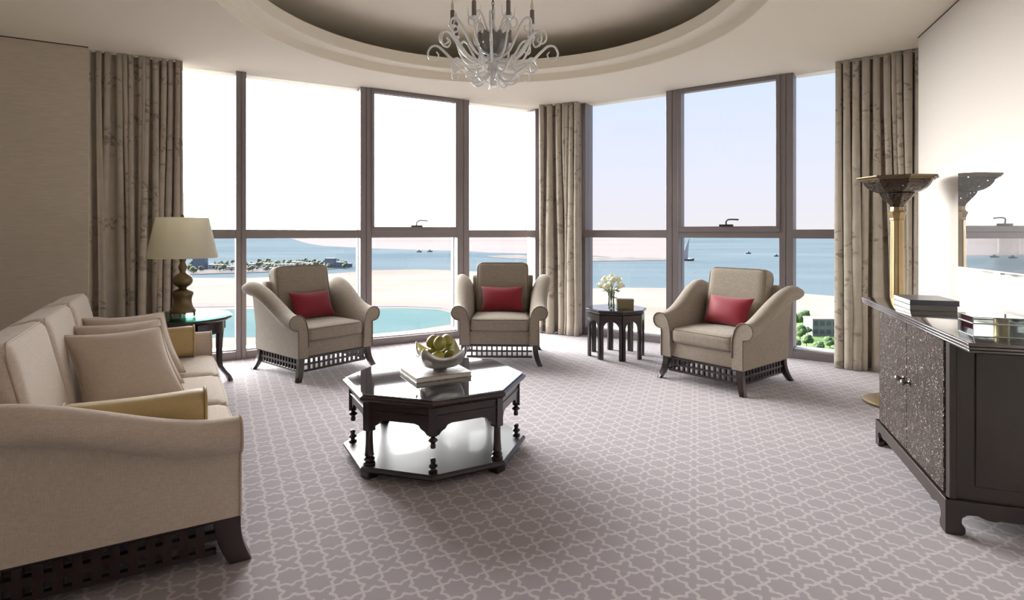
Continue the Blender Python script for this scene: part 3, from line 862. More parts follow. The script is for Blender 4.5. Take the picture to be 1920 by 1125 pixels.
# sofa ---------------------------------------------------------------
SL, SD = 2.32, .96
def sofa_pt(l, d, z=0): return SOFA_F + S_len * l - S_front * d + Vector((0, 0, z))
sc = sofa_pt(SL / 2, SD / 2)
sofa = thing('sofa', 'cream beige three-seat sofa with rolled arms and dark lattice base', 'sofa', (sc.x, sc.y, 0), SA)
SB = .188
hfs = lambda q: .60 + .17 * sst(.05, .85, q)
for s in (-1, 1): arm(sofa, s, SL / 2 - .10, -SD / 2, SD / 2, SB, hfs, .02, 'sofa', 'sofa_pipe', .95)
MB().box(-SL / 2 + .09, SL / 2 - .09, -SD / 2 + .03, SD / 2 - .08, SB, .325).build('seat_base', 'sofa', sofa, smooth=40, bevel=.012)
rings = []
for z, y0, y1 in ((SB, .32, SD / 2), (.5, .34, SD / 2), (.78, .37, SD / 2 + .005), (.865, .385, SD / 2 + .01), (.885, .40, SD / 2 - .01)):
    hx = SL / 2 - .07
    rings.append([(-hx, y0, z), (hx, y0, z), (hx, y1, z), (-hx, y1, z)])
MB().loft(rings).build('back_frame', 'sofa', sofa, smooth=40, bevel=.015)
cw = (SL - .20) / 3
for i in range(3):
    cx = -SL / 2 + .10 + cw * (i + .5)
    cushion(sofa, 'seat_cushion', (cx, -.095, .385), (cw / 2 - .003, .40, .065), .045, .03, 'sofa', 'sofa_pipe', None, ('z+', 'z-'))
    mt = T(cx, .235, .43) @ Rx(R(-13))
    cushion(sofa, 'back_cushion', (0, 0, .255), (cw / 2 - .004, .085, .265), .05, .0, 'sofa', 'sofa_pipe', mt, ('y-',))
for sx in (-1, 1):
    for sy in (-1, 1): saber_leg(sofa, sx * (SL / 2 - .045), sy * (SD / 2 - .045), sx * .25, sy, SB, .10, .05, 'wood')
q = SD / 2 - .085; xx = SL / 2 - .03
lattice(sofa, (-xx, -q), (-xx, q), .045, SB, 14, .031, .03, 'wood', True)
lattice(sofa, (xx, -q), (xx, q), .045, SB, 14, .031, .03, 'wood')
q2 = SL / 2 - .09
lattice(sofa, (-q2, -SD / 2 + .03), (q2, -SD / 2 + .03), .045, SB, 36, .031, .03, 'wood')
lattice(sofa, (-q2, SD / 2 - .03), (q2, SD / 2 - .03), .045, SB, 36, .031, .03, 'wood')

# gold arm bolsters lying on the seat against the arms
def bolster(label, l, tw):
    p = sofa_pt(l, .36); th = .075; hz = .108
    o = MB(); rings = []
    N = 16; prof = rrect(th, hz, .06, 5)
    for i in range(N + 1):
        t = i / N; y = -.25 + .50 * t
        sc_ = 1.0 if 0 < i < N else .93
        dip = 1 - .06 * math.sin(PI * t)
        rings.append([(x * sc_, y, hz + z * sc_ * dip) for x, z in prof])
    ob = o.loft(rings).build('bolster_pillow', 'gold', None, smooth=50)
    ob.location = (p.x, p.y, .466); ob.rotation_euler = (0, 0, SA + tw)
    tag(ob, label, 'bolster')
    MB().tube([(x * 1.01, -.243, hz + z * 1.01) for x, z in prof], .006, 6, closed=True).build('piping', 'gold_pipe', ob)
    MB().tube([(x * 1.01, .243, hz + z * 1.01) for x, z in prof], .006, 6, closed=True).build('piping', 'gold_pipe', ob)
bolster('gold bolster lying against the sofa arm away from the window', .195, 0)
bolster('gold bolster lying against the sofa arm beside the lamp table', SL - .195, 0)

# three throw pillows propped against each other
for (l, d, sz, yaw, tilt, roll, lab) in (
        (.90, .39, .44, 13, 36, -9, 'foremost beige square throw pillow on the sofa, leaning on another pillow'),
        (1.22, .40, .44, 13, 35, -9, 'middle beige square throw pillow in the leaning row on the sofa'),
        (1.54, .392, .44, 12, 35, -9, 'beige square throw pillow of the sofa row closest to the lamp table')):
    p = sofa_pt(l, d, .468)
    pillow('throw_pillow', lab, sz, sz, .20, (p.x, p.y, p.z), SA - R(90) + R(yaw), R(tilt), R(roll), 'pillow', 'sofa_pipe', 'beige throw pillows on the sofa')

# ------------------------------------------------------------------ coffee table
ct = thing('coffee_table', 'dark wood octagonal coffee table with glass top, scalloped apron and lower shelf', 'table', (-.475, 3.545, 0), R(6))
TZ = .46
RT = .565
MB().lathe([(RT - .03, TZ - .042), (RT - .004, TZ - .026), (RT, TZ - .018), (RT, TZ - .008), (RT - .012, TZ - .001)], 8).build('table_top', 'wood', ct, smooth=0)
MB().lathe([(RT - .02, TZ - .002), (RT - .017, TZ + .001), (RT - .017, TZ + .006), (RT - .021, TZ + .008)], 8).build('glass_top', 'table_glass', ct, smooth=0)
RA = RT - .055
s8 = 2 * RA * math.sin(PI / 8); ap8 = RA * math.cos(PI / 8)
half = []
for x, z in ((0, .325), (.09, .325), (.115, .318), (.128, .300), (.150, .288), (.165, .270), (.178, .268), (s8 / 2, .268)): half.append((x, z))
poly = [(-x, z) for x, z in reversed(half)] + half[1:] + [(s8 / 2, TZ - .04), (-s8 / 2, TZ - .04)]
first = None
for k in range(8):
    a = PI / 8 + k * PI / 4
    m = Rz(a - PI / 2 + PI) @ T(0, -ap8, 0)
    o = MB().extrude(poly, m, .022).build('apron_panel', 'wood', ct, smooth=0)
    MB().box(-s8 / 2, s8 / 2, -.004, .004, -.005, .005, m @ T(0, -.013, .372)).build('moulding', 'wood', o, smooth=0, bevel=.002, bseg=1)
    MB().box(-s8 / 2, s8 / 2, -.004, .004, -.006, .006, m @ T(0, -.013, .412)).build('moulding', 'wood', o, smooth=0, bevel=.002, bseg=1)
leg_prof = [(.018, .262), (.020, .25), (.0195, .235), (.021, .18), (.024, .135), (.0265, .122), (.020, .114), (.030, .104), (.030, .096), (.022, .090), (.033, .082), (.033, .07)]
pen_prof = [(.022, .27), (.013, .262), (.012, .256), (.024, .246), (.026, .240), (.013, .230), (.012, .224), (.0155, .214), (.0135, .200)]
fin_prof = [(.024, .072), (.024, .080), (.013, .086), (.012, .092), (.024, .102), (.025, .108), (.013, .117), (.012, .123), (.0165, .132), (.014, .142), (.006, .146)]
for k in range(8):
    a = k * PI / 4; px, py = RA * math.cos(a), RA * math.sin(a)
    m = T(px * .985, py * .985, 0) @ Rz(a)
    if k % 2 == 1:
        o = MB().box(-.024, .024, -.024, .024, .258, TZ - .04, m).lathe(leg_prof, 14, (px * .985, py * .985, 0)).build('leg', 'wood', ct, smooth=40)
        MB().box(-.036, .036, -.036, .036, 0, .045, T(px * .98, py * .98, 0) @ Rz(a)).build('foot', 'wood', ct, smooth=0, bevel=.006)
    else:
        MB().box(-.022, .022, -.022, .022, .268, TZ - .04, m).lathe(pen_prof, 14, (px * .985, py * .985, 0)).build('pendant', 'wood', ct, smooth=40)
        MB().lathe(fin_prof, 14, (px * .99, py * .99, 0)).build('finial', 'wood', ct, smooth=40)
MB().lathe([(RT - .035, .036), (RT - .008, .042), (RT - .002, .052), (RT - .004, .064), (RT - .016, .072)], 8).build('shelf', 'wood_shelf', ct, smooth=0)

TT = TZ + .008
bk = thing('art_book', 'grey mottled hardback book under the fruit bowl', 'book', (-.48, 3.565, TT), R(28))
MB().box(-.178, .178, -.163, .163, .0, .005).build('cover', 'marble', bk, smooth=0, bevel=.0015, bseg=1)
MB().box(-.175, .174, -.159, .159, .005, .025).build('pages', 'paper', bk, smooth=0)
MB().box(-.178, .178, -.163, .163, .025, .030).build('cover', 'marble', bk, smooth=0, bevel=.0015, bseg=1)
BZ = TT + .030
bowl = thing('fruit_bowl', 'silver four-cornered bowl on the mottled book', 'bowl', (-.455, 3.585, BZ), R(-25))
def bowl_pt(u, th, off):
    c4 = 1 - abs(math.sin(2 * th))
    r = .030 + (.112 + .040 * c4) * math.sin(u * PI / 2) ** .75
    r = r * (u > 0) if u == 0 else r
    z = .012 + (.078 + .062 * c4 ** 1.2) * u ** 2.0
    return Vector(((r - off) * math.cos(th), (r - off) * math.sin(th), z + off * 1.2))
rings = []; NT = 48
for i in range(0, 13): rings.append([bowl_pt(max(i / 12, .001), 2 * PI * k / NT, 0) for k in range(NT)])
for i in range(12, -1, -1): rings.append([bowl_pt(max(i / 12, .001), 2 * PI * k / NT, .004) for k in range(NT)])
MB().loft(rings).build('dish', 'silver', bowl, smooth=60)
MB().lathe([(.045, 0), (.046, .006), (.036, .014)], 24).build('foot_ring', 'silver', bowl, smooth=40)
fruit_pos = [(-0.0709, -0.0230, 0.0840, 70, 20), (0.0000, -0.0745, 0.0840, 80, -60), (0.0709, -0.0230, 0.0840, 75, 40), (0.0438, 0.0603, 0.0840, 60, 160), (-0.0438, 0.0603, 0.0840, 30, 80), (0.0070, -0.0500, 0.1663, 25, 10), (0.0398, 0.0311, 0.1649, 50, 200), (-0.0468, 0.0189, 0.1595, 20, 120)]
fl_labels = ['greenish-yellow fruit with a dark dimple at the left tip of the silver bowl', 'elongated green-yellow fruit lying in the dip of the bowl rim', 'large rounded olive-green fruit beside the tall corner of the silver bowl',
             'green fruit half hidden at the back of the silver bowl', 'green-yellow fruit tucked low at the back of the bowl beside the window side', 'bright green fruit on top with its stem upright, centre of the pile',
             'olive-green fruit on top of the pile beside the centre one', 'yellowish fruit standing upright on top of the pile in the bowl']
fprof = [(.004, -.036), (.018, -.040), (.031, -.034), (.041, -.018), (.044, .0), (.040, .018), (.031, .034), (.021, .046), (.012, .051), (.004, .049)]
fr0 = None
for (x, y, z, tl, yw), lab in zip(fruit_pos, fl_labels):
    if fr0 is None:
        mb = MB().lathe(fprof, 20)
        mb.v = [tuple(Vector(v) * (1 + .07 * noise.noise(Vector(v) * 22))) for v in mb.v]
        fo = mb.build('fruit', 'fruit', None, smooth=80); fr0 = fo
        MB().tube(catmull([(0, 0, .046), (.002, 0, .056), (.006, 0, .064)], 3), .0022, 6).build('stalk', 'trunk', fo)
    else:
        fo = copy_tree(fr0)
    fo.location = (-.455 + x, 3.585 + y, BZ + z); fo.rotation_euler = (R(tl), 0, R(yw)); fo.scale = (.93,) * 3
    tag(fo, lab, 'fruit', 'fruit heaped in the silver bowl')

# ------------------------------------------------------------------ small arched table with flowers
tb = thing('arched_side_table', 'dark wood octagonal side table with arched legs below the corner window', 'table', (1.15, 6.29, 0), R(2 - 90))
RB = .305; HB = .475
s = 2 * RB * math.sin(PI / 8); apb = RB * math.cos(PI / 8); ow = s / 2 - .034; sp = .335
arch = [(-s / 2, 0), (-ow, 0), (-ow, sp)] + [(-ow * math.cos(PI * k / 12), sp + .075 * math.sin(PI * k / 12)) for k in range(1, 12)] + [(ow, sp), (ow, 0), (s / 2, 0), (s / 2, HB), (-s / 2, HB)]
for k in range(8):
    a = PI / 8 + k * PI / 4
    MB().extrude(arch, Rz(a + PI / 2) @ T(0, -apb, 0), .024).build('arched_panel', 'wood', tb, smooth=0)
MB().lathe([(RB - .01, HB - .004), (RB + .008, HB + .004), (RB + .022, HB + .022), (RB + .036, HB + .034), (RB + .036, HB + .044), (RB + .03, HB + .047)], 8).build('table_top', 'wood', tb, smooth=0)
MB().lathe([(RB + .022, HB + .046), (RB + .022, HB + .052)], 8).build('glass_top', 'table_glass', tb, smooth=0)
TBZ = HB + .052
vs_ = thing('flower_vase', 'clear glass vase holding white roses on the arched table', 'vase', (1.085, 6.22, TBZ))
MB().lathe([(.030, 0), (.036, .004), (.034, .05), (.030, .10), (.034, .15), (.041, .185), (.0385, .185), (.031, .15), (.027, .10), (.031, .05), (.031, .01), (.002, .008)], 24, cap=False).build('glass_body', 'clear', vs_, smooth=40)
rib = [(.033 * math.cos(a), .033 * math.sin(a), .125) for a in [2 * PI * k / 20 for k in range(20)]]
MB().tube(rib, .006, 6, closed=True).tube([(.0, -.036, .125), (.03, -.05, .12), (.055, -.045, .125)], .005, 6).build('ribbon', 'tissue', vs_)
def rose_mesh(rad):
    mb = MB(); rnd = random.Random(3)
    for layer, (n, rr, tilt, sz) in enumerate(((3, .14, .15, .55), (5, .38, .45, .72), (6, .62, .8, .82))):
        for k in range(n):
            a = 2 * PI * k / n + layer * .5
            rings = []
            for i in range(6):
                v = i / 5; row = []
                for j in range(7):
                    u = 2 * j / 6 - 1
                    wd = sz * (.35 + .75 * math.sin(PI * min(1, v * .75 + .1)))
                    ang = a + u * wd * .9
                    rad_ = rr * (.45 + .75 * math.sin(v * PI * .62)) * (1 - .1 * u * u) + .02 * noise.noise((k, layer, v * 3 + u))
                    zz = v * (1.15 - .25 * layer) - .25 - tilt * .28 * v * v - .12 * u * u * v
                    row.append((rad * rad_ * math.cos(ang), rad * rad_ * math.sin(ang), rad * zz))
                rings.append(row)
            mb.loft(rings, cap=False, closed_ring=False)
    mb.lathe([(.01 * rad, -.35 * rad), (.35 * rad, -.25 * rad), (.5 * rad, .05 * rad), (.34 * rad, .5 * rad), (.02 * rad, .62 * rad)], 10)
    return mb
bl0 = None
def dome(th, az, r=.122): return (r * math.sin(R(th)) * math.cos(R(az)), r * math.sin(R(th)) * math.sin(R(az)), .235 + .86 * r * math.cos(R(th)))
rs = [dome(0, 0), dome(43, 198), dome(43, -18), dome(43, -90), dome(84, 90), dome(84, 162), dome(84, 18), dome(43, 54), dome(43, 126), dome(84, -54), dome(84, 234)]
rlab = ['white rose at the crown of the bouquet', 'white rose of the glass vase bouquet leaning towards the corner curtain, upper row', 'white rose of the bouquet beside the crown, towards the armchair', 'white rose of the upper ring facing the room above the ribbon', 'white rose low at the back of the bouquet against the window',
        'white rose at the curtain edge of the bouquet', 'white rose at the outer edge of the bouquet over the olive box', 'white rose at the window side of the bouquet', 'white rose at the back of the bouquet by the curtain', 'small white rose hanging lowest over the olive box', 'white rose hanging lowest at the curtain side of the bouquet']
for (x, y, z), lab in zip(rs, rlab):
    ro = thing('white_rose', lab, 'flower', (1.085, 6.22, TBZ), 0, 'white roses in the glass vase')
    if bl0 is None: bl = rose_mesh(.058).build('bloom', 'rose', ro, smooth=60); bl0 = bl
    else: bl = share(bl0, 'bloom', ro)
    bl.location = (x, y, z); bl.rotation_euler = (-y * 5, x * 5, random.random() * 6)
    MB().tube(catmull([(-x * .10, -y * .10, .015), (x * .06, y * .06, .11), (x * .20, y * .20, .185), (x * .60, y * .60, .185 + (z - .2) * .55), (x * .97, y * .97, z - .018)], 5), .0035, 6).build('stem', 'stem', ro)
    lf = MB()
    ang = math.atan2(y, x); 
    pts = []
    for i in range(7):
        t = i / 6; w_ = .02 * math.sin(PI * t) + .001
        base = Vector((x * .40 + math.cos(ang) * .060 * t, y * .40 + math.sin(ang) * .060 * t, .200 + .02 * t - .035 * t * t))
        sd_ = Vector((-math.sin(ang), math.cos(ang), 0)) * w_
        pts.append([base - sd_, base + Vector((0, 0, -.004)), base + sd_])
    lf.loft(pts, cap=False, closed_ring=False).build('leaf', 'leaf', ro, smooth=60)

tbx = thing('tissue_box', 'small olive leather box on the arched table', 'box', (1.225, 6.17, TBZ), R(-4))
MB().box(-.088, .088, -.05, .05, 0, .082).build('body', 'tissue', tbx, smooth=0, bevel=.004)
MB().box(-.090, .090, -.052, .052, .082, .110).build('lid', 'tissue', tbx, smooth=0, bevel=.004)

# ------------------------------------------------------------------ lamp table and table lamp
lt = thing('lamp_table', 'dark wood round side table with glass top under the table lamp', 'table', (-2.83, 4.90, 0), R(12))
LZ = .632
MB().lathe([(.34, LZ - .04), (.368, LZ - .028), (.378, LZ - .018), (.378, LZ - .006), (.372, LZ)], 64).build('table_top', 'wood', lt, smooth=40)
MB().lathe([(.362, LZ), (.364, LZ + .002), (.364, LZ + .009), (.362, LZ + .011)], 64).build('glass_top', 'green_glass', lt, smooth=40)
MB().lathe([(.31, LZ - .14), (.315, LZ - .14), (.315, LZ - .04), (.31, LZ - .04)], 64).build('apron', 'wood', lt, smooth=40)
for k in range(4):
    a = R(-48) + k * PI / 2
    rings = []
    for i in range(13):
        t = i / 12; z = (LZ - .04) * (1 - t); r = .325 - .018 * math.sin(PI * t) + .085 * sst(.72, 1, t); hw = .034 - .012 * sst(0, .7, t) + .004 * sst(.8, 1, t); hd = .022 - .006 * t
        c, s_ = math.cos(a), math.sin(a)
        rings.append([((r + dx * hd) * c - dy * hw * s_, (r + dx * hd) * s_ + dy * hw * c, z) for dx, dy in ((-1, -1), (1, -1), (1, 1), (-1, 1))])
    MB().loft(rings).build('leg', 'wood', lt, smooth=40, bevel=.003, bseg=1)
    mx = Rz(a) 
    MB().box(.315, .345, -.042, .042, LZ - .14, LZ - .04, mx).build('leg_block', 'wood', lt, smooth=0, bevel=.004)
LT = LZ + .011
tl = thing('table_lamp', 'bronze gourd-shaped table lamp with cream tapered shade', 'lamp', (-2.815, 4.865, LT))
MB().lathe([(.070, .028), (.098, .030), (.101, .040), (.092, .060), (.078, .085), (.070, .11), (.068, .135), (.074, .165), (.082, .185), (.080, .205), (.060, .222), (.034, .231), (.030, .238), (.034, .246), (.060, .262), (.075, .285), (.077, .310), (.068, .335), (.045, .355), (.028, .364), (.022, .372), (.024, .384), (.032, .405), (.034, .42), (.026, .44), (.020, .455), (.023, .47), (.030, .485), (.030, .50), (.012, .503)], 32).build('base', 'bronze', tl, smooth=50)
for k in range(4):
    a = R(20) + k * PI / 2
    MB().lathe([(.006, 0), (.012, .004), (.008, .014), (.012, .022), (.008, .032)], 10, (.088 * math.cos(a), .088 * math.sin(a), 0)).build('foot', 'bronze', tl, smooth=50)
MB().lathe([(.271, .495), (.2715, .498), (.200, .838), (.198, .838), (.269, .498), (.269, .495)], 48, cap=False).build('shade', 'shade', tl, smooth=50)
MB().lathe([(.006, .50), (.006, .84), (.012, .842), (.014, .852), (.006, .866), (.002, .870)], 12).build('finial', 'bronze', tl, smooth=50)
sp_ = MB()
for k in range(3):
    a = 2 * PI * k / 3; sp_.tube([(.004 * math.cos(a), .004 * math.sin(a), .832), (.199 * math.cos(a), .199 * math.sin(a), .832)], .0025, 6)
sp_.build('shade_spider', 'bronze', tl)
MB().lathe([(.014, .56), (.03, .60), (.034, .63), (.026, .66), (.008, .672)], 16).build('bulb', 'bulb', tl, smooth=60)

# ------------------------------------------------------------------ torchiere
LF = Vector((3.045, 4.50, 0))
tr = thing('torchiere_lamp', 'brass torchiere floor lamp with octagonal pierced bowl', 'lamp', LF, R(6))
MB().lathe([(.225, 0), (.236, .006), (.236, .016), (.215, .028), (.15, .044), (.09, .060), (.06, .085), (.052, .11)], 48).build('base', 'brass', tr, smooth=50)
flu = MB(); rings = []
for z, r in ((.10, .050), (.13, .054), (.145, .047), (.16, .050), (.9, .0475), (1.43, .044), (1.452, .046)):
    rings.append([(r * (1 - .05 * (k % 2)) * math.cos(2 * PI * k / 32), r * (1 - .05 * (k % 2)) * math.sin(2 * PI * k / 32), z) for k in range(32)])
flu.loft(rings).build('pole', 'brass', tr, smooth=25)
MB().lathe([(.046, 1.45), (.053, 1.456), (.050, 1.468), (.064, 1.505), (.066, 1.512), (.052, 1.520), (.046, 1.535), (.046, 1.56)], 8, rot=PI / 8).build('collar', 'brass', tr, smooth=0)
MB().lathe([(.046, 1.555), (.055, 1.575), (.085, 1.610), (.112, 1.640), (.124, 1.66), (.118, 1.668), (.105, 1.668)], 8, rot=PI / 8, cap=False).build('lower_bowl', 'pierced', tr, smooth=0)
MB().lathe([(.10, 1.664), (.125, 1.668), (.165, 1.680), (.200, 1.700), (.225, 1.727), (.240, 1.752), (.246, 1.768)], 8, rot=PI / 8, cap=False).build('bowl', 'pierced', tr, smooth=0)
MB().lathe([(.236, 1.764), (.258, 1.764), (.262, 1.774), (.276, 1.777), (.284, 1.786), (.284, 1.792), (.255, 1.794), (.236, 1.790)], 8, rot=PI / 8, cap=False).build('rim', 'bronze', tr, smooth=0)
MB().lathe([(.012, 1.56), (.012, 1.70), (.03, 1.71), (.03, 1.715)], 12).build('lamp_holder', 'brass', tr, smooth=40)
MB().lathe([(.014, 1.715), (.028, 1.73), (.03, 1.745), (.02, 1.76), (.004, 1.765)], 12).build('bulb', 'bulb', tr, smooth=50)

# ------------------------------------------------------------------ cabinet
cab_n = Vector((1.967, 2.56, 0)); CA = R(19.5)
cl = Vector((math.sin(CA), math.cos(CA), 0)); cd = Vector((math.cos(CA), -math.sin(CA), 0))
CLn = 1.155; CDp = .50
# local: x along the depth (away from the room), y along the length
cab = thing('sideboard', 'dark brown sideboard with two carved doors and overhanging reeded top', 'cabinet', cab_n, -CA)
CT = .908
MB().box(.012, CDp - .01, .012, CLn - .012, .15, CT - .036).build('body', 'cab', cab, smooth=0, bevel=.003, bseg=1)
MB().box(.002, .03, .002, .05, .15, CT - .036).build('corner_post', 'cab', cab, smooth=0, bevel=.003, bseg=1)
MB().box(.002, .03, CLn - .05, CLn - .002, .15, CT - .036).build('corner_post', 'cab', cab, smooth=0, bevel=.003, bseg=1)
MB().box(.10, CDp - .10, .004, .012, .22, CT - .09).build('end_panel', 'cab', cab, smooth=0, bevel=.003, bseg=1)
mid = CLn / 2
for y0, y1, ky in ((.052, mid - .003, mid - .05), (mid + .003, CLn - .052, mid + .05)):
    d = MB().box(-.006, .02, y0, y1, .162, CT - .048).build('door', 'hammered', cab, smooth=0, bevel=.003, bseg=1)
    kb = MB(); kz = .545
    m = T(-.006, ky, kz) @ Ry(R(-90))
    kb.lathe([(.012, 0), (.013, .004), (.006, .008), (.006, .016), (.014, .024), (.017, .033), (.012, .041), (.003, .044)], 16)
    kb.v = [tuple(m @ Vector(v)) for v in kb.v]
    kb.build('knob', 'knob_metal', d, smooth=50)
OV = .295
tp = MB()
for i, (o_, za, zb_) in enumerate(((.030, CT - .040, CT - .028), (.032, CT - .0265, CT - .0145), (.034, CT - .013, CT))):
    MB().box(-o_, CDp + .03, -OV - o_ + .03, CLn + OV + o_ - .03, za - (.0015 if i else 0), zb_).build('top_board', 'cab_top', cab, smooth=50, bevel=.0058, bseg=4)
# plinth with scrolled bracket feet
def bracket(L, zt=.155):
    f = .075
    left = [(0, 0), (f * .82, 0), (f, .012), (f * .98, .035), (f * .80, .055), (f * .82, .078), (f * 1.1, .095), (f * 1.6, .096), (f * 2.0, .084), (f * 2.4, .080), (f * 2.7, .086)]
    right = [(L - x, z) for x, z in reversed(left)]
    return left + right + [(L, zt), (0, zt)]
MB().extrude(bracket(CLn + .02), T(-.002, -.01, 0) @ Rz(PI / 2), .03).build('plinth_front', 'cab', cab, smooth=0, bevel=.0025, bseg=1)
MB().extrude(bracket(CDp + .015), T(-.016, .004, 0), .03).build('plinth_end', 'cab', cab, smooth=0, bevel=.0025, bseg=1)
MB().extrude(bracket(CDp + .015), T(-.016, CLn - .004, 0), .03).build('plinth_end', 'cab', cab, smooth=0, bevel=.0025, bseg=1)
MB().box(.0, CDp - .02, .01, CLn - .01, .13, .152).build('bottom_board', 'cab', cab, smooth=0)

def book(name, label, x0, y0, w, l, h, z, cover, ang):
    p = cab_n + cd * x0 + cl * y0
    b = thing(name, label, 'book', (p.x, p.y, z), -CA + ang, 'books stacked on the sideboard')
    MB().box(0, w, 0, l, 0, .003).build('cover', cover, b, smooth=0)
    MB().box(0, w, 0, l, h - .003, h).build('cover', cover, b, smooth=0)
    MB().box(0, w, -.001, .004, 0, h).build('spine', cover, b, smooth=0, bevel=.001, bseg=1)
    MB().box(.004, w - .004, .003, l - .004, .003, h - .003).build('pages', 'paper', b, smooth=0)
bp = Vector((2.28, 3.26, 0)) - cab_n
bx, byy = bp.dot(cd), bp.dot(cl)
book('hardback_book', 'grey hardback lying under the slate-blue book on the sideboard', bx, byy, .226, .31, .030, CT, 'greycloth', 0)
book('hardback_book', 'slate-blue hardback on top of the grey book on the sideboard', bx, byy, .236, .315, .030, CT + .030, 'navy', R(0.5))
gp = Vector((1.972, 2.433, 0))
gb = thing('glass_box', 'mirrored glass lidded box with brass clasp on the sideboard', 'box', (gp.x, gp.y, CT), -CA)
gw, gl_, gh, gm = .182, .158, .084, .055
MB().box(.003, gw - .003, .003, gl_ - .003, .0, .003).build('floor_plate', 'chrome', gb, smooth=0)
for (a0, a1, b0, b1) in ((0, gw, 0, .003), (0, gw, gl_ - .003, gl_), (0, .003, .003, gl_ - .003), (gw - .003, gw, .003, gl_ - .003)):
    MB().box(a0, a1, b0, b1, .003, gm - .001).build('side_pane', 'clear', gb, smooth=0)
lid = MB().box(0, gw, 0, gl_, gh - .003, gh).build('lid', 'clear', gb, smooth=0)
for (a0, a1, b0, b1) in ((0, gw, 0, .003), (0, gw, gl_ - .003, gl_), (0, .003, .003, gl_ - .003), (gw - .003, gw, .003, gl_ - .003)):
    MB().box(a0, a1, b0, b1, gm + .001, gh - .003).build('lid_pane', 'clear', lid, smooth=0)
ed = MB()
for zc in (.002, gm - .001, gm + .002, gh - .001):
    for (p, q) in (((0, 0), (gw, 0)), ((gw, 0), (gw, gl_)), ((gw, gl_), (0, gl_)), ((0, gl_), (0, 0))):
        ed.tube([(p[0], p[1], zc), (q[0], q[1], zc)], .0018, 6)
for p in ((0, 0), (gw, 0), (gw, gl_), (0, gl_)): ed.tube([(p[0], p[1], 0), (p[0], p[1], gh)], .0018, 6)
ed.build('edging', 'chrome', gb, smooth=40)
MB().lathe([(.026, .004), (.026, .078), (.022, .080)], 28, (gw * .60, .030, 0)).build('clasp', 'brass', gb, smooth=40)

# ------------------------------------------------------------------ television
TVA = R(16.0); tv_d = Vector((-math.sin(TVA), -math.cos(TVA), 0)); tv_a = WR0 + WRd * 1.16 - WRn * .095
tv = thing('television', 'flat wall-mounted television with glossy screen reflecting the window', 'television', (tv_a.x, tv_a.y, 1.108), math.atan2(tv_d.y, tv_d.x))
TW, TH = 1.38, .772
sgn_tv = 1
# local x runs along the wall; find which local y side faces the room
ly = Vector((-WRd.y, WRd.x, 0)); sgn_tv = 1 if ly.dot(-WRn) > 0 else -1
MB().box(0, TW, -.015, .015, 0, TH).build('casing', 'white', tv, smooth=0, bevel=.003)
def tv_screen():
    m, nt, b = newmat('glossy_screen')
    b.inputs['Base Color'].default_value = (.72, .72, .72, 1); b.inputs['Roughness'].default_value = .015; b.inputs['Metallic'].default_value = .9
    b.inputs['Coat Weight'].default_value = .8; b.inputs['Coat Roughness'].default_value = .02
    return m
y_ = sorted((sgn_tv * .014, sgn_tv * .018))
MB().box(.008, TW - .008, y_[0], y_[1], .010, TH - .008).build('screen', tv_screen(), tv, smooth=0)
y_ = sorted((-sgn_tv * .014, -sgn_tv * .035))
MB().box(TW * .3, TW * .7, y_[0], y_[1], TH * .25, TH * .75).build('wall_bracket', 'black', tv, smooth=0)
MB().box(.45, .53, -.012, .012, -.012, .002).build('sensor', 'white', tv, smooth=0, bevel=.002, bseg=1)

# ------------------------------------------------------------------ chandelier
cx, cy = CC.x, CC.y
chn = thing('chandelier', 'white glass scroll-armed chandelier with candle lights in the ceiling recess', 'chandelier', (cx, cy, 0))
MB().lathe([(.012, 2.50), (.027, 2.503), (.031, 2.53), (.027, 2.57), (.024, 2.62), (.033, 2.66), (.042, 2.70), (.044, 2.74), (.036, 2.76)], 12).build('lower_stem', 'porcelain', chn, smooth=30)
bw = []
for i, (r, z) in enumerate(((.04, 2.755), (.085, 2.775), (.11, 2.80), (.122, 2.84), (.124, 2.88), (.118, 2.905), (.110, 2.905), (.114, 2.88), (.10, 2.82), (.03, 2.80))):
    bw.append([(r * (1 + .05 * math.cos(12 * a)) * math.cos(a), r * (1 + .05 * math.cos(12 * a)) * math.sin(a), z + (.012 * math.cos(12 * a) if 4 <= i <= 6 else 0)) for a in [2 * PI * k / 72 for k in range(72)]])
MB().loft(bw, cap=False).build('centre_bowl', 'grey_glass', chn, smooth=50)
MB().lathe([(.018, 2.76), (.022, 2.80), (.024, 2.86), (.034, 2.92), (.026, 2.96), (.014, 2.99), (.01, 3.03)], 14).build('upper_stem', 'porcelain', chn, smooth=40)
MB().lathe([(.011, 3.02), (.007, 3.045), (.006, 3.08)], 10).build('loop_holder', 'dark_metal', chn, smooth=40)
ch = None
zt = 3.075; k = 0
lk = [(.007 * math.cos(a) * 1.25, 0, .019 * math.sin(a)) for a in [2 * PI * j / 14 for j in range(14)]]
while zt < CEIL + .455:
    if ch is None: o = MB().tube(lk, .0028, 6, closed=True).build('chain_link', 'dark_metal', chn); ch = o
    else: o = share(ch, 'chain_link', chn)
    o.location = (0, 0, zt + .019); o.rotation_euler = (0, 0, (k % 2) * PI / 2 + .4); zt += .032; k += 1
MB().lathe([(.004, CEIL + .43), (.02, CEIL + .44), (.055, CEIL + .458), (.06, CEIL + .479)], 24).build('ceiling_rose', 'dark_metal', chn, smooth=40)

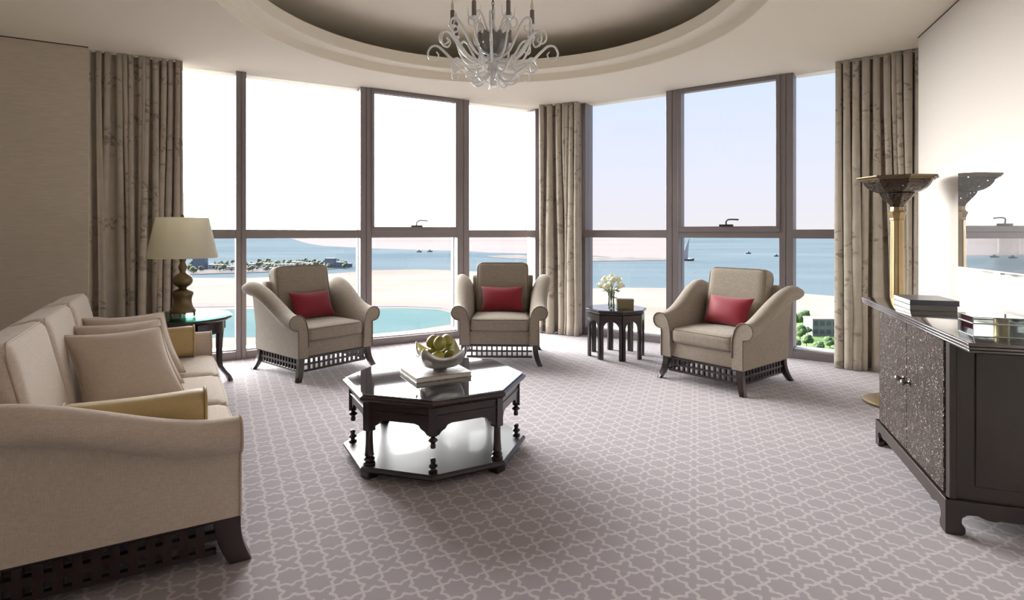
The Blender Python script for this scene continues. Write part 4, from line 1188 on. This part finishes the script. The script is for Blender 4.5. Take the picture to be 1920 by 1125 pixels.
def radial(pts, rads, name, n, off, mat='porcelain'):
    src = None; P = catmull([(p[0], 0, p[1]) for p in pts], 8); Rr = []
    for i in range(len(P)):
        f = i / (len(P) - 1) * (len(rads) - 1); a = int(min(f, len(rads) - 2)); Rr.append(.84 * (rads[a] + (rads[a + 1] - rads[a]) * (f - a)))
    for k in range(n):
        a = off + 2 * PI * k / n
        if src is None: o = MB().tube(P, Rr, 8).build(name, mat, chn, smooth=60); src = o; o.rotation_euler = (0, 0, a)
        else: o = share(src, name, chn, (0, 0, 0), a)
candle_r = .33
radial([(.02, 2.745), (.07, 2.715), (.16, 2.69), (.25, 2.735), (.305, 2.83), (candle_r, 2.925)], [.012, .013, .011, .009], 'candle_arm', 8, R(22))
radial([(.02, 2.70), (.10, 2.665), (.20, 2.66), (.30, 2.70), (.38, 2.775), (.435, 2.82), (.485, 2.815), (.512, 2.765), (.492, 2.715), (.45, 2.712), (.428, 2.75), (.445, 2.775)], [.012, .013, .012, .010, .008, .006], 'scroll_arm', 8, R(0))
radial([(.02, 2.735), (.09, 2.715), (.18, 2.74), (.255, 2.83), (.31, 2.91), (.365, 2.945), (.41, 2.925), (.418, 2.87), (.385, 2.838), (.352, 2.86), (.362, 2.89)], [.012, .012, .011, .009, .007], 'scroll_arm', 8, R(44))
radial([(.025, 2.69), (.045, 2.61), (.085, 2.545), (.145, 2.525), (.20, 2.56), (.205, 2.605), (.172, 2.622)], [.011, .011, .009, .007], 'lower_scroll', 8, R(12))
radial([(.02, 2.655), (.09, 2.60), (.17, 2.585), (.25, 2.635), (.305, 2.665), (.34, 2.64), (.335, 2.595), (.30, 2.59), (.29, 2.62)], [.011, .011, .009, .006], 'lower_scroll', 8, R(30))
radial([(.03, 2.90), (.08, 2.955), (.115, 3.02), (.155, 3.055), (.19, 3.03), (.185, 2.985), (.15, 2.975), (.14, 3.0)], [.009, .009, .007, .005], 'upper_scroll', 8, R(5))
cup0 = None
for k in range(8):
    a = R(22) + k * PI / 4; px, py = candle_r * math.cos(a), candle_r * math.sin(a)
    if cup0 is None:
        cm = MB().lathe([(.008, 2.92), (.026, 2.928), (.032, 2.938), (.028, 2.94), (.01, 2.935)], 14)
        for j in range(2):
            b = PI / 2 + PI * j
            cm.tube([Vector((r * math.cos(b), r * math.sin(b), z)) for r, z in ((.012, 2.92), (.036, 2.93), (.048, 2.955), (.050, 2.99), (.054, 3.02))], [.005, .005, .004, .002, .001], 6)
        cup0 = cm.build('candle_cup', 'porcelain', chn, smooth=50); o = cup0
        cs0 = MB().lathe([(.0165, 2.935), (.0165, 3.052), (.012, 3.055)], 14).build('candle_sleeve', 'candle', chn, smooth=40)
        bb0 = MB().lathe([(.006, 3.053), (.012, 3.07), (.0135, 3.085), (.009, 3.11), (.003, 3.135), (.0005, 3.142)], 12).build('candle_bulb', 'bulb', chn, smooth=60)
        for o in (cup0, cs0, bb0): o.location = (px, py, 0); o.rotation_euler = (0, 0, a)
    else:
        share(cup0, 'candle_cup', chn, (px, py, 0), a); share(cs0, 'candle_sleeve', chn, (px, py, 0), a); share(bb0, 'candle_bulb', chn, (px, py, 0), a)

# ------------------------------------------------------------------ outside: bay, sand and islands, seen from a tower room
GZ = -80.0
EH = EYE - GZ
def gp_(px, py):   # ground point found by intersecting the line of sight with the ground, as surveyed from the photograph
    Y = FPX * EH / (py - 437.0); return ((px - 960.0) / FPX * Y, Y)
def land(name, pts, z, mat, z0=0.0):
    o = MB().prism([gp_(*p) for p in pts], GZ + z0, GZ + z).build(name, mat, None, smooth=0)
    return o
sea = MB().prism([(-40000, 60), (40000, 60), (40000, 45000), (-40000, 45000)], GZ - 2, GZ).build('sea', 'sea', None, smooth=0)
sea['kind'] = 'stuff'; tag(sea, 'blue water of the bay beyond the windows', 'sea')
o = land('far_sandbank', [(520, 439.5), (545, 447), (575, 456), (605, 461), (700, 466), (790, 469), (880, 471), (920, 474), (1000, 476), (1090, 478), (1180, 484), (1240, 487), (1285, 487), (1300, 485.5), (1272, 480), (1262, 460), (1255, 449), (1252, 439.5)], .6, 'sand_far')
tag(o, 'wide pale sandbank lying across the bay near the horizon', 'sandbank')
o = land('sand_spit', [(912, 481), (950, 478.5), (1000, 479), (1090, 481), (1180, 483), (1260, 485), (1292, 486.5), (1250, 488.5), (1150, 490), (1090, 490.5), (1000, 487), (940, 484)], 1.2, 'rock', .6)
tag(o, 'low dark sand spit in the water in front of the far sandbank', 'sandbank')
o = land('near_shore', [(-400, 526), (100, 524), (340, 522), (460, 523), (560, 519), (640, 513), (700, 508), (790, 506.5), (850, 508), (900, 511), (1000, 528), (1060, 541), (1100, 543), (1180, 541.5), (1250, 542), (1340, 545), (1460, 549), (1560, 557), (1750, 566), (2400, 590), (3600, 1100), (-1700, 1100)], 1.5, 'sand')
tag(o, 'broad pale sand flat on the near shore below the tower', 'beach')
o = land('lagoon', [(250, 590), (330, 585), (420, 583), (560, 580), (700, 581), (760, 580), (820, 583), (848, 590), (856, 600), (845, 611), (790, 620), (700, 630), (560, 636), (420, 636), (330, 640), (250, 632)], 1.6, 'lagoon', 1.5)
tag(o, 'turquoise lagoon in the sand behind the armchairs', 'lagoon')
o = land('rock_bank', [(250, 571), (330, 570), (430, 571), (470, 572), (600, 575), (720, 573), (800, 573), (860, 580), (864, 590), (830, 581), (760, 577.5), (700, 578), (560, 577.5), (430, 578), (330, 580), (250, 584)], 1.9, 'sand_far', 1.5)
tag(o, 'pale embankment along the far edge of the lagoon', 'embankment')
o = land('green_garden', [(1440, 592), (1490, 590), (1525, 594), (1570, 600), (1700, 610), (1800, 700), (1700, 900), (1500, 900), (1430, 690)], 1.7, 'lawn', 1.5)
tag(o, 'green lawn with shrubs around the grey villa', 'lawn')
o = land('island_ground', [(120, 502), (340, 499), (430, 496), (560, 493), (620, 496), (656, 499), (652, 503), (600, 505.5), (560, 508), (470, 512), (400, 514), (340, 516), (120, 520)], 1.2, 'rock')
tag(o, 'long wooded island ground in the bay', 'island')

def blob(mb, c, r, seed, sub=2, sq=.85):
    b = bmesh.new(); bmesh.ops.create_icosphere(b, subdivisions=sub, radius=1.0)
    vs = []
    for v in b.verts:
        p = v.co.normalized(); d = 1 + .38 * noise.noise(p * 2.1 + Vector((seed * 3.1, seed, 0))) + .18 * noise.noise(p * 5 + Vector((seed, 0, seed)))
        vs.append(Vector(c) + Vector((p.x * r * d, p.y * r * d, p.z * r * d * sq)))
    fs = [tuple(v.index for v in f.verts) for f in b.faces]; b.free()
    return mb.add(vs, fs)
def tree(label, px, py, h, seed, mat, group, nb=5):
    x, y = gp_(px, py); rnd = random.Random(seed)
    t = thing('tree', label, 'tree', (x, y, GZ + (1.7 if mat == 'tree' else 1.2)), 0, group)
    mb = MB(); r = h * .36
    for k in range(nb):
        blob(mb, (rnd.uniform(-.6, .6) * r, rnd.uniform(-.6, .6) * r, h * .42 + rnd.uniform(0, .32) * h), r * rnd.uniform(.6, .95), seed * 7 + k, 3 if mat == 'tree' else 2)
    mb.build('crown', mat, t, smooth=180)
    MB().tube([(0, 0, 0), (0, 0, h * .5)], [h * .04, h * .025], 6).build('trunk', 'trunk', t)
for k, (px, py, h, lab) in enumerate(((1492, 618, 14, 'tall dark tree beside the grey villa, closest to the armchair arm'), (1505, 609, 12, 'dark round tree behind the tall one beside the villa'), (1500, 640, 11, 'mid-green bushy tree on the lawn in front of the tall dark tree'),
                              (1512, 655, 9, 'light green shrub on the lawn nearest the window sill'), (1488, 662, 10, 'green shrub at the foot of the window mullion'), (1536, 664, 7, 'low bright shrub on the lawn below the villa wall'), (1556, 657, 8, 'low bright shrub on the lawn beside the curtain edge'),
                              (1514, 634, 8, 'small tree standing just before the villa steps'), (1572, 612, 11, 'dark tree behind the villa by the curtain'))):
    tree(lab, px, py, h, 90 + k, 'tree', None, 6)
def bldg(name, label, px, py, w, d, h, mat, group=None, floors=2, cols=4, roof=None):
    x, y = gp_(px, py)
    b = thing(name, label, 'building', (x, y, GZ + (1.7 if name == 'villa' else 1.2)), 0, group)
    MB().box(-w / 2, w / 2, 0, d, 0, h).build('wall', mat, b, smooth=0)
    MB().box(-w / 2 - .4, w / 2 + .4, -.4, d + .4, h, h + .8).build('roof', roof or mat, b, smooth=0)
    src = None
    for f in range(floors):
        for c in range(cols):
            ww = w / cols; wx = -w / 2 + ww * (c + .5); wz = h * (f + .55) / floors
            if src is None: src = MB().box(-ww * .32, ww * .32, -.25, .2, -h / floors * .26, h / floors * .26).build('window', 'villa_glass' if mat == 'villa' else 'house_dark', b, smooth=0); q_ = src
            else: q_ = share(src, 'window', b)
            q_.location = (wx, 0, wz)
    return b
rows = [(372, 506, 26, 16, 30, 'house_dark', 'dark tall block on the island beside the lamp base'), (404, 505, 34, 12, 9, 'house', 'long white building on the island nearest the dark block'), (432, 507, 26, 10, 7, 'house', 'low white building at the island shore behind the mullion'),
        (474, 503, 30, 12, 9, 'house', 'pale building among trees on the island next to the mullion'), (500, 501, 26, 12, 8, 'house', 'pale building amid the island trees left of the armchair back'), (512, 508, 44, 8, 5, 'house', 'long low white shed on the island shore'),
        (536, 503, 34, 12, 8, 'house', 'pale building above the armchair back in the island row'), (556, 499, 26, 12, 9, 'house', 'small pale building in the island centre'), (582, 500, 40, 12, 7, 'house', 'wide low pale building close to the island tower'),
        (618, 503, 22, 16, 21, 'house_dark', 'bluish square tower at the end of the island'), (636, 503, 19, 14, 12, 'house_dark', 'lower bluish block adjoining the island tower'), (652, 502, 16, 10, 8, 'house_dark', 'lowest bluish block at the tip of the island')]
for px, py, w, d, h, mat, lab in rows:
    bldg('island_building', lab, px, py, w, d, h, mat, 'buildings on the bay island', 2 if h < 15 else 4, 4)
rnd = random.Random(11); spots = []
boxes = [(gp_(r_[0], r_[1]), r_[2] / 2, r_[3]) for r_ in rows]
for k in range(60000):
    if len(spots) >= 130: break
    px = rnd.uniform(350, 648); py = 513 - (px - 352) * .031 + rnd.uniform(-14, 1.0); h = rnd.uniform(8, 15); x, y = gp_(px, py); r_ = h * .52
    if any(abs(x - bx_) < hw + r_ and by_ - r_ < y < by_ + dp + r_ for (bx_, by_), hw, dp in boxes): continue
    if any((x - a_) ** 2 + (y - b_) ** 2 < (r_ + c_) ** 2 * .85 for a_, b_, c_ in spots): continue
    spots.append((x, y, r_))
    tree('grey-green tree on the wooded island in the bay', px, py, h, 20 + k, 'tree_far', 'trees on the bay island', 4)
v = bldg('villa', 'grey villa with dark glazing on the lawn below the window', 1548, 634, 20, 14, 12.5, 'villa', None, 2, 4, 'villa_roof')
# sail boat and small boats
x, y = gp_(1288, 489.2)
sb = thing('sailing_dhow', 'grey dhow sail standing beside the window mullion over the water', 'boat', (x, y, GZ))
hs = 66
rings = []
for i in range(13):
    t = i / 12; w_ = 17 * (1 - t) ** .9 + .3; cxo = -6 + 14 * t ** 1.3
    rings.append([(cxo - w_ / 2, -.3, 5 + hs * t), (cxo, -1.6 * (1 - t), 5 + hs * t), (cxo + w_ / 2, -.3, 5 + hs * t), (cxo + w_ / 2, .3, 5 + hs * t), (cxo - w_ / 2, .3, 5 + hs * t)])
MB().loft(rings).build('sail', 'sail', sb, smooth=50)
MB().tube([(-4, 0, 0), (2, .8, 40), (9, .8, 75)], .6, 6).build('mast', 'sail', sb)
hull = []
for i in range(9):
    t = i / 8; w_ = 5 * math.sin(PI * (.06 + .88 * t)); hull.append([(-22 + 44 * t, -w_, 5 + 3 * (2 * t - 1) ** 2), (-22 + 44 * t, w_, 5 + 3 * (2 * t - 1) ** 2), (-20 + 40 * t, w_ * .5, -.5), (-20 + 40 * t, -w_ * .5, -.5)])
MB().loft(hull).build('hull', 'rock', sb, smooth=30)
for px, py, lab in ((1403, 476, 'tiny boat on the open water above the armchair back'), (1455, 481, 'small boat on the water close to the window mullion'), (786, 473, 'tiny boat near the far sandbank in the narrow window'), (806, 472.5, 'dark boat moored by the far sandbank edge')):
    x, y = gp_(px, py); k = y / 1000
    bt = thing('motor_boat', lab, 'boat', (x, y, GZ))
    hull = []
    for i in range(7):
        t = i / 6; w_ = 2.2 * k * (math.sin(PI * (.1 + .8 * t)) ** .6); hull.append([((-5 + 10 * t) * k, -w_, 2.2 * k), ((-5 + 10 * t) * k, w_, 2.2 * k), ((-4.4 + 8.6 * t) * k, w_ * .5, -.3), ((-4.4 + 8.6 * t) * k, -w_ * .5, -.3)])
    MB().loft(hull).build('hull', 'house_dark', bt, smooth=30)
    MB().box(-1.5 * k, 1.5 * k, -1 * k, 1 * k, 2.2 * k, 4.2 * k).build('cabin', 'house_dark', bt, smooth=0)
